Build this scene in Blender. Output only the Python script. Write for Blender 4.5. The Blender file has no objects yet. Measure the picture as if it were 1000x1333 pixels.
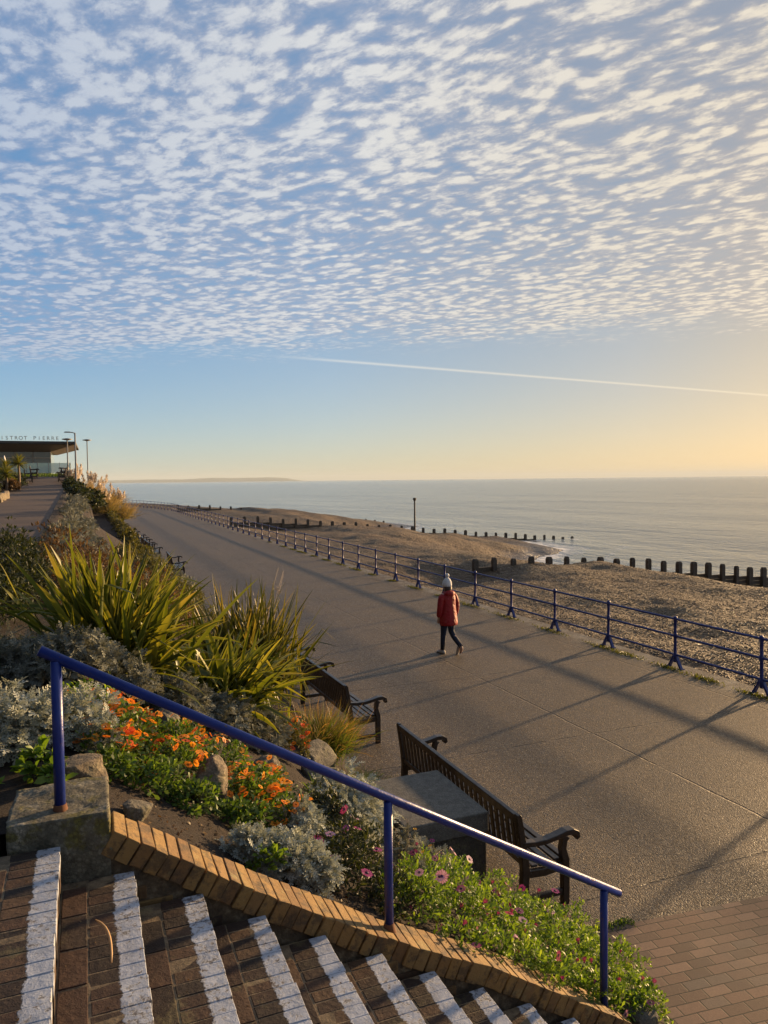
import bpy, math, random
import numpy as np
from mathutils import Vector, Matrix
R = math.radians
rnd = random.Random(7)
sc = bpy.context.scene
COL = sc.collection

# ------------------------------------------------------------------ camera
CAM_H = 3.92
cam = bpy.data.cameras.new('camera'); cam.sensor_fit = 'VERTICAL'; cam.sensor_height = 36.0
cam.lens = 963.0 * 36.0 / 1333.0
cam.clip_start = 0.05; cam.clip_end = 60000
co = bpy.data.objects.new('camera', cam); COL.objects.link(co)
co.matrix_world = Matrix.Translation((0, 0, CAM_H)) @ (Matrix.Rotation(R(-22.2), 4, 'Z') @ Matrix.Rotation(R(87.5), 4, 'X') @ Matrix.Rotation(R(-0.6), 4, 'Z'))
sc.camera = co
# ------------------------------------------------------------------ light
SUN_EL, SUN_AZ = 6.4, 70.3          # azimuth clockwise from +Y
sd = Vector((math.sin(R(SUN_AZ)) * math.cos(R(SUN_EL)), math.cos(R(SUN_AZ)) * math.cos(R(SUN_EL)), math.sin(R(SUN_EL))))
sl = bpy.data.lights.new('sun', 'SUN'); sl.energy = 5.0; sl.angle = R(1.4); sl.color = (1.0, 0.65, 0.32)
so = bpy.data.objects.new('sun', sl); COL.objects.link(so)
so.rotation_euler = (-sd).to_track_quat('-Z', 'Y').to_euler()
sc.view_settings.view_transform = 'Standard'; sc.view_settings.look = 'None'
sc.view_settings.gamma = 1.0; sc.view_settings.use_curve_mapping = False
sc.view_settings.exposure = 1.3
sc.cycles.use_denoising = True
sc.cycles.max_bounces = 6; sc.cycles.diffuse_bounces = 3; sc.cycles.transparent_max_bounces = 8


class NT:
    """small helper for writing node trees"""
    def __init__(s, tree):
        s.t = tree; s.n = tree.nodes; s.l = tree.links
    def new(s, typ, **kw):
        n = s.n.new(typ)
        for k, v in kw.items(): setattr(n, k, v)
        return n
    def put(s, sock, v):
        if v is None: return
        if isinstance(v, bpy.types.NodeSocket): s.l.new(v, sock)
        else: sock.default_value = v
    def math(s, op, a, b=None, c=None, clamp=False):
        n = s.new('ShaderNodeMath', operation=op, use_clamp=clamp)
        s.put(n.inputs[0], a); s.put(n.inputs[1], b)
        if c is not None: s.put(n.inputs[2], c)
        return n.outputs[0]
    def vmath(s, op, a, b=None, out=0):
        n = s.new('ShaderNodeVectorMath', operation=op)
        s.put(n.inputs[0], a)
        if b is not None:
            s.put(n.inputs['Scale'] if op == 'SCALE' else n.inputs[1], b)
        return n.outputs[out]
    def noise(s, vec, scale, detail=3, rough=.5, dist=0., out='Fac'):
        n = s.new('ShaderNodeTexNoise'); s.put(n.inputs['Vector'], vec)
        n.inputs['Scale'].default_value = scale; n.inputs['Detail'].default_value = detail
        n.inputs['Roughness'].default_value = rough; n.inputs['Distortion'].default_value = dist
        return n.outputs[out]
    def voro(s, vec, scale, out='Distance', feature='F1', rand=1.):
        n = s.new('ShaderNodeTexVoronoi', feature=feature); s.put(n.inputs['Vector'], vec)
        n.inputs['Scale'].default_value = scale; n.inputs['Randomness'].default_value = rand
        return n.outputs[out]
    def ramp(s, fac, stops, interp='LINEAR'):
        n = s.new('ShaderNodeValToRGB'); n.color_ramp.interpolation = interp
        el = n.color_ramp.elements
        while len(el) < len(stops): el.new(.5)
        for e, (p, c) in zip(el, stops):
            e.position = p; e.color = (c, c, c, 1) if isinstance(c, (int, float)) else (*c, 1)
        s.put(n.inputs[0], fac); return n.outputs[0]
    def mix(s, fac, a, b, blend='MIX'):
        n = s.new('ShaderNodeMix', data_type='RGBA', blend_type=blend)
        s.put(n.inputs[0], fac)
        for k, v in ((6, a), (7, b)):
            if isinstance(v, tuple) and len(v) == 3: v = (*v, 1)
            s.put(n.inputs[k], v)
        return n.outputs[2]
    def sstep(s, v, a, b):
        n = s.new('ShaderNodeMapRange', interpolation_type='SMOOTHSTEP')
        s.put(n.inputs[0], v); n.inputs[1].default_value = a; n.inputs[2].default_value = b
        return n.outputs[0]
    def mapr(s, v, a, b, c, d):
        n = s.new('ShaderNodeMapRange'); s.put(n.inputs[0], v)
        for i, q in enumerate((a, b, c, d)): n.inputs[i + 1].default_value = q
        return n.outputs[0]
    def bump(s, h, dist=.01, strength=1., nrm=None):
        n = s.new('ShaderNodeBump'); n.inputs['Distance'].default_value = dist; n.inputs['Strength'].default_value = strength
        s.put(n.inputs['Height'], h); s.put(n.inputs['Normal'], nrm); return n.outputs[0]


# ------------------------------------------------------------------ sky with altocumulus
w = bpy.data.worlds.new('World'); sc.world = w; w.use_nodes = True
W = NT(w.node_tree); W.n.clear()
sky = W.new('ShaderNodeTexSky', sky_type='NISHITA', sun_disc=False)
sky.sun_elevation = R(SUN_EL); sky.sun_rotation = R(SUN_AZ); sky.altitude = 0
sky.air_density = 1.0; sky.dust_density = 0.9; sky.ozone_density = 2.0
tc = W.new('ShaderNodeTexCoord').outputs['Generated']
sep = W.new('ShaderNodeSeparateXYZ'); W.put(sep.inputs[0], tc)
zc = W.math('MAXIMUM', sep.outputs[2], 0.012)
comb = W.new('ShaderNodeCombineXYZ')
W.put(comb.inputs[0], W.math('DIVIDE', sep.outputs[0], zc)); W.put(comb.inputs[1], W.math('DIVIDE', sep.outputs[1], zc))
P = comb.outputs[0]
mp = W.new('ShaderNodeMapping'); W.put(mp.inputs[0], P); mp.inputs['Rotation'].default_value = (0, 0, R(62)); mp.inputs['Scale'].default_value = (1, 1, 1)
PR = mp.outputs[0]
wv = W.noise(PR, 1.3, 4, .55, out='Color')
warp = W.vmath('SCALE', W.vmath('SUBTRACT', wv, (.5, .5, .5)), .2)
PW = W.vmath('ADD', PR, warp)
sc1 = W.vmath('MULTIPLY', PW, (1.0, 1.55, 1))
n1 = W.noise(sc1, 5.6, 9, .68)                     # cell rows
sc2 = W.vmath('MULTIPLY', PW, (1.0, 1.35, 1))
v1 = W.voro(sc2, 14.0, feature='SMOOTH_F1', rand=.9)
n0 = W.noise(PR, .55, 3, .5)
n3 = W.noise(sc1, 24, 5, .65)
dens = W.math('ADD', n1, W.math('MULTIPLY', W.math('SUBTRACT', .42, v1), .62))
dens = W.math('ADD', dens, W.math('MULTIPLY', W.math('SUBTRACT', n0, .5), .36))
dens = W.math('ADD', dens, W.math('MULTIPLY', W.math('SUBTRACT', n3, .5), .3))
# the far edge of the cloud sheet, a slanting line over the sea
dn = W.new('ShaderNodeVectorMath', operation='DOT_PRODUCT'); W.put(dn.inputs[0], P); dn.inputs[1].default_value = (0.554, 0.832, 0)
edge = W.math('ADD', dn.outputs['Value'], W.math('MULTIPLY', W.math('SUBTRACT', W.noise(PR, 1.3, 6, .7), .5), 3.0))
mask = W.math('SUBTRACT', 1.0, W.sstep(edge, 4.6, 6.1))
densm = W.math('SUBTRACT', dens, W.math('MULTIPLY', W.math('SUBTRACT', 1.0, mask), .35))
cover = W.math('MULTIPLY', W.sstep(densm, .14, .62), mask)
veil = W.math('MULTIPLY', W.math('MULTIPLY', W.sstep(W.noise(PW, 2.2, 5, .6), .3, .65), mask), .34)
cover = W.math('MAXIMUM', W.math('MULTIPLY', cover, .92), veil)
# angle to the sun
dsun = W.new('ShaderNodeVectorMath', operation='DOT_PRODUCT'); W.put(dsun.inputs[0], tc); dsun.inputs[1].default_value = tuple(sd)
sunny = W.mapr(dsun.outputs['Value'], .25, .98, 0, 1)
ccol_lit = W.ramp(sunny, [(0, (1.75, 2.05, 2.55)), (.5, (2.85, 2.85, 2.8)), (.85, (3.3, 2.95, 2.4)), (1, (3.8, 3.2, 2.4))])
ccol_dim = W.ramp(sunny, [(0, (1.0, 1.32, 2.0)), (.5, (1.45, 1.6, 2.0)), (.85, (1.7, 1.65, 1.7)), (1, (2.2, 1.9, 1.7))])
relief = W.sstep(W.math('ADD', dens, W.math('MULTIPLY', W.math('SUBTRACT', n3, .5), .35)), .38, .70)
ccol = W.mix(relief, ccol_dim, ccol_lit)
# thin evening haze low over the water, softening the sky's range
gm = W.new('ShaderNodeGamma'); W.put(gm.inputs[0], sky.outputs[0]); gm.inputs[1].default_value = 0.5
tint = W.ramp(sunny, [(0, (.48, .95, 1.50)), (.5, (.72, .98, 1.33)), (.85, (.84, .87, .96)), (1, (.88, .76, .62))])
skyc = W.mix(1.0, gm.outputs[0], tint, 'MULTIPLY')
low = W.math('POWER', W.math('SUBTRACT', 1.0, W.math('MAXIMUM', sep.outputs[2], 0.0), clamp=True), 11)
lowcol = W.ramp(sunny, [(0, (1.3, 1.1, .85)), (.6, (1.2, .75, .22)), (.85, (1.1, .55, .0)), (1, (.6, .25, .0))])
skyc = W.mix(low, skyc, W.mix(1.0, skyc, lowcol, 'ADD'))
# contrail: a straight line in the plane of the cloud sheet
dct = W.new('ShaderNodeVectorMath', operation='DOT_PRODUCT'); W.put(dct.inputs[0], P); dct.inputs[1].default_value = (-0.1379, 0.9904, 0)
dist = W.math('ABSOLUTE', W.math('SUBTRACT', dct.outputs['Value'], 5.6007))
along = W.new('ShaderNodeVectorMath', operation='DOT_PRODUCT'); W.put(along.inputs[0], P); along.inputs[1].default_value = (0.9904, 0.1379, 0)
trail = W.math('MULTIPLY', W.math('SUBTRACT', 1.0, W.sstep(dist, .0, .10)), W.sstep(along.outputs['Value'], 2.015, 2.015 + 1.0))
final = W.mix(cover, skyc, ccol)
final = W.mix(W.math('MULTIPLY', trail, .42), final, W.mix(1.0, ccol_lit, (1.25, 1.2, 1.1), 'MULTIPLY'))
# added dimming of the sky opposite the sun, to deepen shade on faces turned there
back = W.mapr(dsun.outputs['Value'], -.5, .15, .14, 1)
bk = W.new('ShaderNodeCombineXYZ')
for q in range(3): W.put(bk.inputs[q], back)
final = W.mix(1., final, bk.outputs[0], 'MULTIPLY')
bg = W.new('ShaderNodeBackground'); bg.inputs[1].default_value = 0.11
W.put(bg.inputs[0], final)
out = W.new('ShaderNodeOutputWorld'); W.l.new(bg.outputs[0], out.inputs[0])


# ------------------------------------------------------------------ helpers
def tag(o, label=None, cat=None, group=None, kind=None):
    if label: o['label'] = label
    if cat: o['category'] = cat
    if group: o['group'] = group
    if kind: o['kind'] = kind
    return o
def empty(name, loc=(0, 0, 0), rz=0., label=None, cat=None, group=None):
    o = bpy.data.objects.new(name, None); COL.objects.link(o); o.empty_display_size = .1
    o.location = loc; o.rotation_euler = (0, 0, rz)
    return tag(o, label, cat, group)
def copy_tree(o, parent=None):
    c = o.copy(); COL.objects.link(c)
    if parent is not None:
        mpi = o.matrix_parent_inverse.copy(); c.parent = parent; c.matrix_parent_inverse = mpi
    for ch in list(o.children): copy_tree(ch, c)
    return c

class MB:
    """collects shapes, then links them as one mesh object"""
    def __init__(s): s.v = []; s.f = []; s.a = []; s.sm = []; s.n = 0
    def add(s, V, F, rv=0., smooth=False):
        V = np.asarray(V, float).reshape(-1, 3); s.v.append(V)
        s.f += [tuple(i + s.n for i in f) for f in F]; s.sm += [smooth] * len(F)
        s.a.append(np.full(len(V), rv)); s.n += len(V); return s
    def box(s, c, size, M=None, rv=0., taper=1., jit=0.):
        x, y, z = [q / 2 for q in size]
        V = np.array([(-x, -y, -z), (x, -y, -z), (x, y, -z), (-x, y, -z), (-x * taper, -y * taper, z), (x * taper, -y * taper, z), (x * taper, y * taper, z), (-x * taper, y * taper, z)])
        if jit: V = V + np.array([[rnd.uniform(-jit, jit) for _ in range(3)] for _ in range(8)])
        if M is not None: V = V @ np.array(M.to_3x3() if len(M) == 4 else M).T
        V = V + np.array(c)
        return s.add(V, [(3, 2, 1, 0), (4, 5, 6, 7), (0, 1, 5, 4), (1, 2, 6, 5), (2, 3, 7, 6), (3, 0, 4, 7)], rv)
    def bar(s, a, b, wdt, dep, up=(0, 0, 1), rv=0.):
        a = Vector(a); b = Vector(b); d = (b - a); L = d.length; d.normalize(); u = Vector(up)
        x = d.cross(u).normalized(); z = x.cross(d)
        M = Matrix((x, d, z)).transposed()
        return s.box((a + b) / 2, (wdt, L, dep), M, rv)
    def tube(s, pts, r, n=8, cap=True, rv=0., flat=None):
        pts = [Vector(p) for p in pts]; rs = r if isinstance(r, (list, tuple)) else [r] * len(pts)
        V = []; prev = None
        for i, p in enumerate(pts):
            d = (pts[min(i + 1, len(pts) - 1)] - pts[max(i - 1, 0)]).normalized()
            if prev is None:
                x = d.orthogonal().normalized()
                if abs(d.z) < .9: x = d.cross(Vector((0, 0, 1))).normalized()
            else: x = (prev - d * prev.dot(d)).normalized()
            prev = x; y = d.cross(x)
            for k in range(n):
                a = 2 * math.pi * k / n; V.append(p + (x * math.cos(a) + y * math.sin(a)) * rs[i])
        F = [(i * n + k, i * n + (k + 1) % n, (i + 1) * n + (k + 1) % n, (i + 1) * n + k) for i in range(len(pts) - 1) for k in range(n)]
        s.add(V, F, rv, True)
        if cap:
            s.f.append(tuple(s.n - n + k for k in range(n))); s.sm.append(False)
            s.f.append(tuple(s.n - n * len(pts) + k for k in reversed(range(n)))); s.sm.append(False)
        return s
    def sweep(s, pts, prof, x_axis, rv=0.):
        """sweep a rectangle (width along x_axis, thickness in the path plane); prof = [(w, t)]"""
        pts = [Vector(p) for p in pts]; X = Vector(x_axis); V = []
        for i, p in enumerate(pts):
            d = (pts[min(i + 1, len(pts) - 1)] - pts[max(i - 1, 0)]).normalized(); nn = X.cross(d).normalized()
            w_, t_ = prof[i] if isinstance(prof, list) else prof
            for a, b in ((-1, -1), (1, -1), (1, 1), (-1, 1)): V.append(p + X * a * w_ / 2 + nn * b * t_ / 2)
        m = len(pts)
        F = [(i * 4 + k, i * 4 + (k + 1) % 4, (i + 1) * 4 + (k + 1) % 4, (i + 1) * 4 + k) for i in range(m - 1) for k in range(4)]
        F += [(3, 2, 1, 0), (m * 4 - 4, m * 4 - 3, m * 4 - 2, m * 4 - 1)]
        return s.add(V, F, rv)
    def rings(s, R_, rv=0., smooth=True):
        """loft closed rings"""
        n = len(R_[0]); V = [p for r in R_ for p in r]
        F = [(i * n + k, i * n + (k + 1) % n, (i + 1) * n + (k + 1) % n, (i + 1) * n + k) for i in range(len(R_) - 1) for k in range(n)]
        F += [tuple(reversed(range(n))), tuple((len(R_) - 1) * n + k for k in range(n))]
        return s.add(V, F, rv, smooth)
    def build(s, name, mat, parent=None, bevel=0., loc=None):
        V = np.concatenate(s.v); me = bpy.data.meshes.new(name)
        me.from_pydata(V.tolist(), [], s.f); me.polygons.foreach_set('use_smooth', s.sm)
        at = me.attributes.new('rnd', 'FLOAT', 'POINT'); at.data.foreach_set('value', np.concatenate(s.a))
        me.materials.append(mat); me.update()
        o = bpy.data.objects.new(name, me); COL.objects.link(o)
        if parent is not None: o.parent = parent
        if loc is not None: o.location = loc
        if bevel:
            b = o.modifiers.new('bevel', 'BEVEL'); b.width = bevel; b.segments = 2; b.limit_method = 'ANGLE'; b.angle_limit = R(50)
        return o

def np_mesh(name, V, F, mat, attrs=None, parent=None, smooth=False, loc=None):
    """fast mesh from numpy: F is a (n,k) index array"""
    me = bpy.data.meshes.new(name); k = F.shape[1]
    me.vertices.add(len(V)); me.vertices.foreach_set('co', V.astype(np.float32).ravel())
    me.loops.add(F.size); me.loops.foreach_set('vertex_index', F.astype(np.int32).ravel())
    me.polygons.add(len(F)); me.polygons.foreach_set('loop_start', np.arange(0, F.size, k, dtype=np.int32))
    try: me.polygons.foreach_set('loop_total', np.full(len(F), k, dtype=np.int32))
    except Exception: pass
    if smooth: me.polygons.foreach_set('use_smooth', np.ones(len(F), dtype=bool))
    for nm, arr in (attrs or {}).items():
        a = me.attributes.new(nm, 'FLOAT', 'POINT'); a.data.foreach_set('value', arr.astype(np.float32).ravel())
    me.update(calc_edges=True); me.validate(); me.materials.append(mat)
    o = bpy.data.objects.new(name, me); COL.objects.link(o)
    if parent is not None: o.parent = parent
    if loc is not None: o.location = loc
    return o

def fbm(x, y, seed=0):
    """cheap smooth noise in -1..1 for terrain"""
    r = np.random.RandomState(seed); t = 0
    for k in range(7):
        a = r.uniform(0, 6.28); f = r.uniform(.6, 1.6) * (1.45 ** k); t = t + np.sin((x * math.cos(a) + y * math.sin(a)) * f + r.uniform(0, 6.28)) / (1.3 ** k)
    return t / 3.2

# ------------------------------------------------------------------ materials
def pmat(name, base, rough=.7, spec=.5, metal=0.):
    m = bpy.data.materials.new(name); m.use_nodes = True; t = NT(m.node_tree); b = t.n['Principled BSDF']
    b.inputs['Base Color'].default_value = (*base, 1); b.inputs['Roughness'].default_value = rough
    b.inputs['Specular IOR Level'].default_value = spec; b.inputs['Metallic'].default_value = metal
    return m, t, b
def objco(t): return t.new('ShaderNodeTexCoord').outputs['Object']
def attr(t, nm): return t.new('ShaderNodeAttribute', attribute_name=nm).outputs['Fac']

def m_asphalt():
    m, t, b = pmat('exposed aggregate', (.15, .12, .095), .75, .45); P_ = objco(t)
    vor = t.new('ShaderNodeTexVoronoi'); t.put(vor.inputs['Vector'], P_); vor.inputs['Scale'].default_value = 75
    csep = t.new('ShaderNodeSeparateColor'); t.put(csep.inputs[0], vor.outputs['Color'])
    grain = t.ramp(csep.outputs[0], [(0, (.028, .018, .009)), (.45, (.082, .054, .027)), (.8, (.142, .093, .046)), (.95, (.28, .195, .105)), (1, (.50, .39, .24))])
    big = t.noise(P_, .35, 6, .6); pat = t.noise(P_, 2.2, 5, .65)
    c = t.mix(t.mapr(big, .3, .7, 0, 1), t.mix(1., grain, (.72, .72, .74), 'MULTIPLY'), grain)
    c = t.mix(t.mapr(pat, .35, .75, .0, .35), c, (.085, .068, .055))
    stn = t.sstep(t.noise(P_, .8, 8, .75), .53, .66); c = t.mix(t.math('MULTIPLY', stn, .6), c, (.045, .033, .022))
    spt = t.math('SUBTRACT', 1., t.sstep(t.voro(P_, 1.3), .025, .05)); c = t.mix(t.math('MULTIPLY', spt, .6), c, (.03, .024, .02))
    sx = t.new('ShaderNodeSeparateXYZ'); t.put(sx.inputs[0], P_)
    wob = t.math('MULTIPLY', t.math('SUBTRACT', t.noise(P_, 3, 2), .5), .05)
    jx = t.math('ABSOLUTE', t.math('SUBTRACT', t.math('ADD', sx.outputs[0], wob), 7.15))
    yy = t.math('MODULO', t.math('ADD', sx.outputs[1], 401.45), 3.65)
    jy = t.math('ABSOLUTE', t.math('SUBTRACT', t.math('ADD', yy, wob), 1.8))
    jx2 = t.math('ABSOLUTE', t.math('SUBTRACT', t.math('ADD', sx.outputs[0], wob), 10.55))
    j = t.math('MINIMUM', t.math('MINIMUM', jx, jy), jx2)
    jm = t.math('SUBTRACT', 1., t.sstep(j, .006, .022))
    jm = t.math('MULTIPLY', jm, t.sstep(t.noise(P_, 1.6, 3), .3, .5))
    ck = t.voro(t.vmath('ADD', P_, t.vmath('SCALE', t.noise(P_, 2.2, 4, .6, out='Color'), .6)), .22, feature='DISTANCE_TO_EDGE')
    ckm = t.math('MULTIPLY', t.math('SUBTRACT', 1., t.sstep(ck, .0008, .003)), t.sstep(t.noise(P_, .3, 2), .5, .6))
    jm = t.math('MAXIMUM', jm, t.math('MULTIPLY', ckm, .7))
    c = t.mix(t.math('MULTIPLY', jm, .8), c, (.03, .022, .018))
    edge_ = t.math('MULTIPLY', t.sstep(sx.outputs[0], 10.5, 11.25), t.sstep(t.noise(P_, 1.7, 6, .7), .40, .62))
    c = t.mix(edge_, c, t.ramp(t.noise(P_, 9, 4), [(.3, (.10, .085, .05)), (.6, (.26, .22, .16))]))
    t.put(b.inputs['Base Color'], c)
    h = t.math('SUBTRACT', t.math('ADD', t.math('MULTIPLY', vor.outputs['Distance'], -.6), t.math('MULTIPLY', t.noise(P_, 11, 5, .6), .5)), t.math('MULTIPLY', jm, 1.2))
    t.put(b.inputs['Normal'], t.bump(h, .011, .9))
    t.put(b.inputs['Roughness'], t.mapr(csep.outputs[1], 0, 1, .42, .9))
    return m

def m_ground_path():
    m, t, b = pmat('upper path tarmac', (.12, .085, .07), .85); P_ = objco(t)
    c = t.ramp(t.noise(P_, 30, 6, .7), [(.3, (.065, .04, .026)), (.6, (.13, .08, .05)), (.8, (.18, .12, .08))])
    st = t.noise(t.vmath('MULTIPLY', P_, (.15, 1.1, 1)), .8, 3)
    c = t.mix(t.sstep(st, .5, .62), c, t.mix(1., c, (.72, .72, .76), 'MULTIPLY'))
    t.put(b.inputs['Base Color'], c); t.put(b.inputs['Normal'], t.bump(t.noise(P_, 45, 4), .006)); return m

def m_pavers():
    m, t, b = pmat('block paving', (.3, .15, .1), .8); P_ = objco(t)
    mpn = t.new('ShaderNodeMapping'); t.put(mpn.inputs[0], P_); mpn.inputs['Rotation'].default_value = (0, 0, R(6.4)); Q = mpn.outputs[0]
    Q2 = t.vmath('ADD', Q, t.vmath('SCALE', t.vmath('SUBTRACT', t.noise(P_, 7, 2, out='Color'), (.5, .5, .5)), .006))
    br = t.new('ShaderNodeTexBrick'); t.put(br.inputs['Vector'], Q2); br.offset = .5
    for k, v in (('Scale', 1.), ('Brick Width', .205), ('Row Height', .103), ('Mortar Size', .006), ('Mortar Smooth', .35), ('Bias', 0.)): br.inputs[k].default_value = v
    br.inputs['Color1'].default_value = (0, 0, 0, 1); br.inputs['Color2'].default_value = (1, 1, 1, 1); br.inputs['Mortar'].default_value = (.5, .5, .5, 1)
    c = t.ramp(br.outputs['Color'], [(0, (.13, .082, .05)), (.25, (.20, .118, .07)), (.6, (.25, .145, .088)), (.85, (.29, .18, .11)), (1, (.17, .125, .085))])
    c = t.mix(t.mapr(t.noise(P_, 60, 5, .7), .3, .7, 0, .5), c, t.mix(1., c, (.55, .55, .6), 'MULTIPLY'))
    c = t.mix(t.mapr(t.noise(P_, 1.5, 4, .6), .45, .7, 0, .45), c, (.13, .10, .075))
    c = t.mix(br.outputs['Fac'], c, (.035, .025, .018))
    t.put(b.inputs['Base Color'], c)
    h = t.math('ADD', t.math('MULTIPLY', t.math('SUBTRACT', 1., br.outputs['Fac']), 1.), t.math('MULTIPLY', t.noise(P_, 90, 4, .7), .22))
    h = t.math('ADD', h, t.math('MULTIPLY', t.math('MULTIPLY', br.outputs['Color'], 1.0), .35))
    t.put(b.inputs['Normal'], t.bump(h, .012, .9)); return m

def m_shingle():
    m, t, b = pmat('shingle', (.3, .24, .17), .7, .4); P_ = objco(t)
    def layer(scale):
        vor = t.new('ShaderNodeTexVoronoi'); t.put(vor.inputs['Vector'], P_); vor.inputs['Scale'].default_value = scale
        cs = t.new('ShaderNodeSeparateColor'); t.put(cs.inputs[0], vor.outputs['Color']); return vor, cs
    va, ca = layer(17); vb, cb = layer(6.5)
    pal = [(0, (.045, .03, .018)), (.25, (.12, .08, .044)), (.55, (.19, .135, .075)), (.8, (.28, .205, .12)), (.95, (.44, .35, .23)), (1, (.6, .52, .38))]
    vc, cc = layer(2.3)
    c = t.mix(.4, t.ramp(ca.outputs[0], pal), t.ramp(cb.outputs[0], pal)); c = t.mix(.18, c, t.ramp(cc.outputs[0], pal)); c = t.mix(1., c, (.66, .62, .54), 'MULTIPLY')
    band = t.noise(t.vmath('MULTIPLY', P_, (1., .35, 1)), .28, 5, .6)
    c = t.mix(t.mapr(band, .35, .65, 0, .75), c, t.mix(1., c, (.60, .46, .36), 'MULTIPLY'))
    sx = t.new('ShaderNodeSeparateXYZ'); t.put(sx.inputs[0], P_)
    wet = t.math('SUBTRACT', 1., t.sstep(t.math('ADD', sx.outputs[2], t.math('MULTIPLY', t.noise(P_, .5, 3), .5)), -2.6, -1.9))
    c = t.mix(wet, c, t.mix(1., c, (.5, .42, .36), 'MULTIPLY'))
    t.put(b.inputs['Base Color'], c); t.put(b.inputs['Roughness'], t.math('SUBTRACT', .75, t.math('MULTIPLY', wet, .45)))
    h = t.math('ADD', t.math('MULTIPLY', va.outputs['Distance'], -.5), t.math('MULTIPLY', vb.outputs['Distance'], -.9))
    h = t.math('ADD', h, t.math('MULTIPLY', t.noise(P_, 1.8, 5, .65), 2.2))
    h = t.math('ADD', h, t.math('MULTIPLY', vc.outputs['Distance'], -1.2)); t.put(b.inputs['Normal'], t.bump(h, .085, 1.)); return m

def m_sea():
    m, t, b = pmat('sea water', (.23, .265, .265), .08, .5); b.inputs['IOR'].default_value = 1.33; P_ = objco(t)
    w1 = t.noise(t.vmath('MULTIPLY', P_, (.55, .22, 1)), .55, 6, .62, .3)
    w2 = t.noise(t.vmath('MULTIPLY', P_, (.6, .3, 1)), 2.6, 4, .6)
    w3 = t.noise(t.vmath('MULTIPLY', P_, (.03, .012, 1)), 1., 4, .5)
    h = t.math('ADD', t.math('MULTIPLY', w1, .75), t.math('ADD', t.math('MULTIPLY', w2, .34), t.math('MULTIPLY', w3, 4.)))
    t.put(b.inputs['Normal'], t.bump(h, 1.3, 1.))
        # foam where the water thins over the beach, and a few pale lines off it
    sx = attr(t, 'shore')
    fo = t.noise(t.vmath('MULTIPLY', P_, (1., .5, 1)), 1.1, 6, .7)
    lines = t.math('SINE', t.math('MULTIPLY', t.math('ADD', sx, t.math('MULTIPLY', t.noise(P_, .12, 3), 5.)), 1.5))
    f = t.math('SUBTRACT', 1., t.sstep(sx, -.2, 3.2)); f = t.math('MULTIPLY', f, t.sstep(fo, .30, .62))
    f2 = t.math('MULTIPLY', t.math('MULTIPLY', t.sstep(lines, .55, .95), t.math('SUBTRACT', 1., t.sstep(sx, 4, 11))), t.sstep(fo, .45, .65))
    f = t.math('MAXIMUM', f, t.math('MULTIPLY', f2, .7))
    t.put(b.inputs['Base Color'], t.mix(f, (.23, .265, .265), (.75, .76, .76)))
    t.put(b.inputs['Roughness'], t.mapr(f, 0, 1, .13, .8)); return m

def m_brick(name, dark=1., painted=None, flat=None):
    m, t, b = pmat(name, (.2, .12, .08), .85); P0_ = objco(t); r_ = attr(t, 'rnd')
    P_ = t.vmath('ADD', P0_, t.vmath('SCALE', t.vmath('MULTIPLY', t.new('ShaderNodeObjectInfo').outputs['Location'], (1, 1, 1)), 7.3))
    D = dark
    c = t.ramp(r_, [(0, (.030 * D, .018 * D, .012 * D)), (.3, (.065 * D, .032 * D, .019 * D)), (.55, (.095 * D, .045 * D, .024 * D)), (.8, (.13 * D, .072 * D, .036 * D)), (1, (.17 * D, .115 * D, .055 * D))])
    if flat: c = t.ramp(t.noise(P_, 14, 4, .7), [(.3, tuple(q * .35 for q in flat)), (.6, flat)])
    n_ = t.noise(P_, 26, 6, .7); c = t.mix(t.mapr(n_, .35, .7, 0, .8), c, t.mix(1., c, (.4, .38, .36), 'MULTIPLY'))
    if not painted: c = t.mix(r_, c, (.165 * D, .10 * D, .032 * D)); c = t.mix(t.math('MULTIPLY', t.sstep(t.noise(P_, 11, 6, .75), .48, .6), .7), c, (.035 * D, .026 * D, .016 * D))
    li = t.sstep(t.noise(P_, 7, 5, .7), .56, .70); c = t.mix(t.math('MULTIPLY', li, .55), c, (.20 * D, .17 * D, .075 * D))
    h = t.math('ADD', t.math('MULTIPLY', t.noise(P_, 38, 6, .7), 1.), t.math('MULTIPLY', t.noise(P_, 9, 3), 1.))
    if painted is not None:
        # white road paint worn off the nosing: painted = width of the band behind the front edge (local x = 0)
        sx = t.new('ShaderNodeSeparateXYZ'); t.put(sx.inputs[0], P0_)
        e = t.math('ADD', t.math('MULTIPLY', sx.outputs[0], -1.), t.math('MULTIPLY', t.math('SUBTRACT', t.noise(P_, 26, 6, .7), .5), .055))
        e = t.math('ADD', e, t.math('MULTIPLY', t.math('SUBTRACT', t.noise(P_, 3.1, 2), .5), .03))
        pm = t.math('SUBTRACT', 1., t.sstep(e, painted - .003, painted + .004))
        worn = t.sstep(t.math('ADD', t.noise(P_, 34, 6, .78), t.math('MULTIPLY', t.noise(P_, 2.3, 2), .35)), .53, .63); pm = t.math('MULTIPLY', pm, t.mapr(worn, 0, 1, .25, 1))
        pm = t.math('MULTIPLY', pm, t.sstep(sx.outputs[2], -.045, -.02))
        pc = t.ramp(t.noise(P_, 13, 6, .7), [(.25, (.20, .22, .26)), (.5, (.37, .40, .46)), (.75, (.50, .53, .58))])  # white paint with the blue cast of the shaded steps mixed into its colour
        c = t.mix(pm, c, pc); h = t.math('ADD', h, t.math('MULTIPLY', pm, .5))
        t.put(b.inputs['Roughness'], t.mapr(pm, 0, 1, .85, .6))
    t.put(b.inputs['Base Color'], c); t.put(b.inputs['Normal'], t.bump(h, .007, .9)); return m

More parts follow.
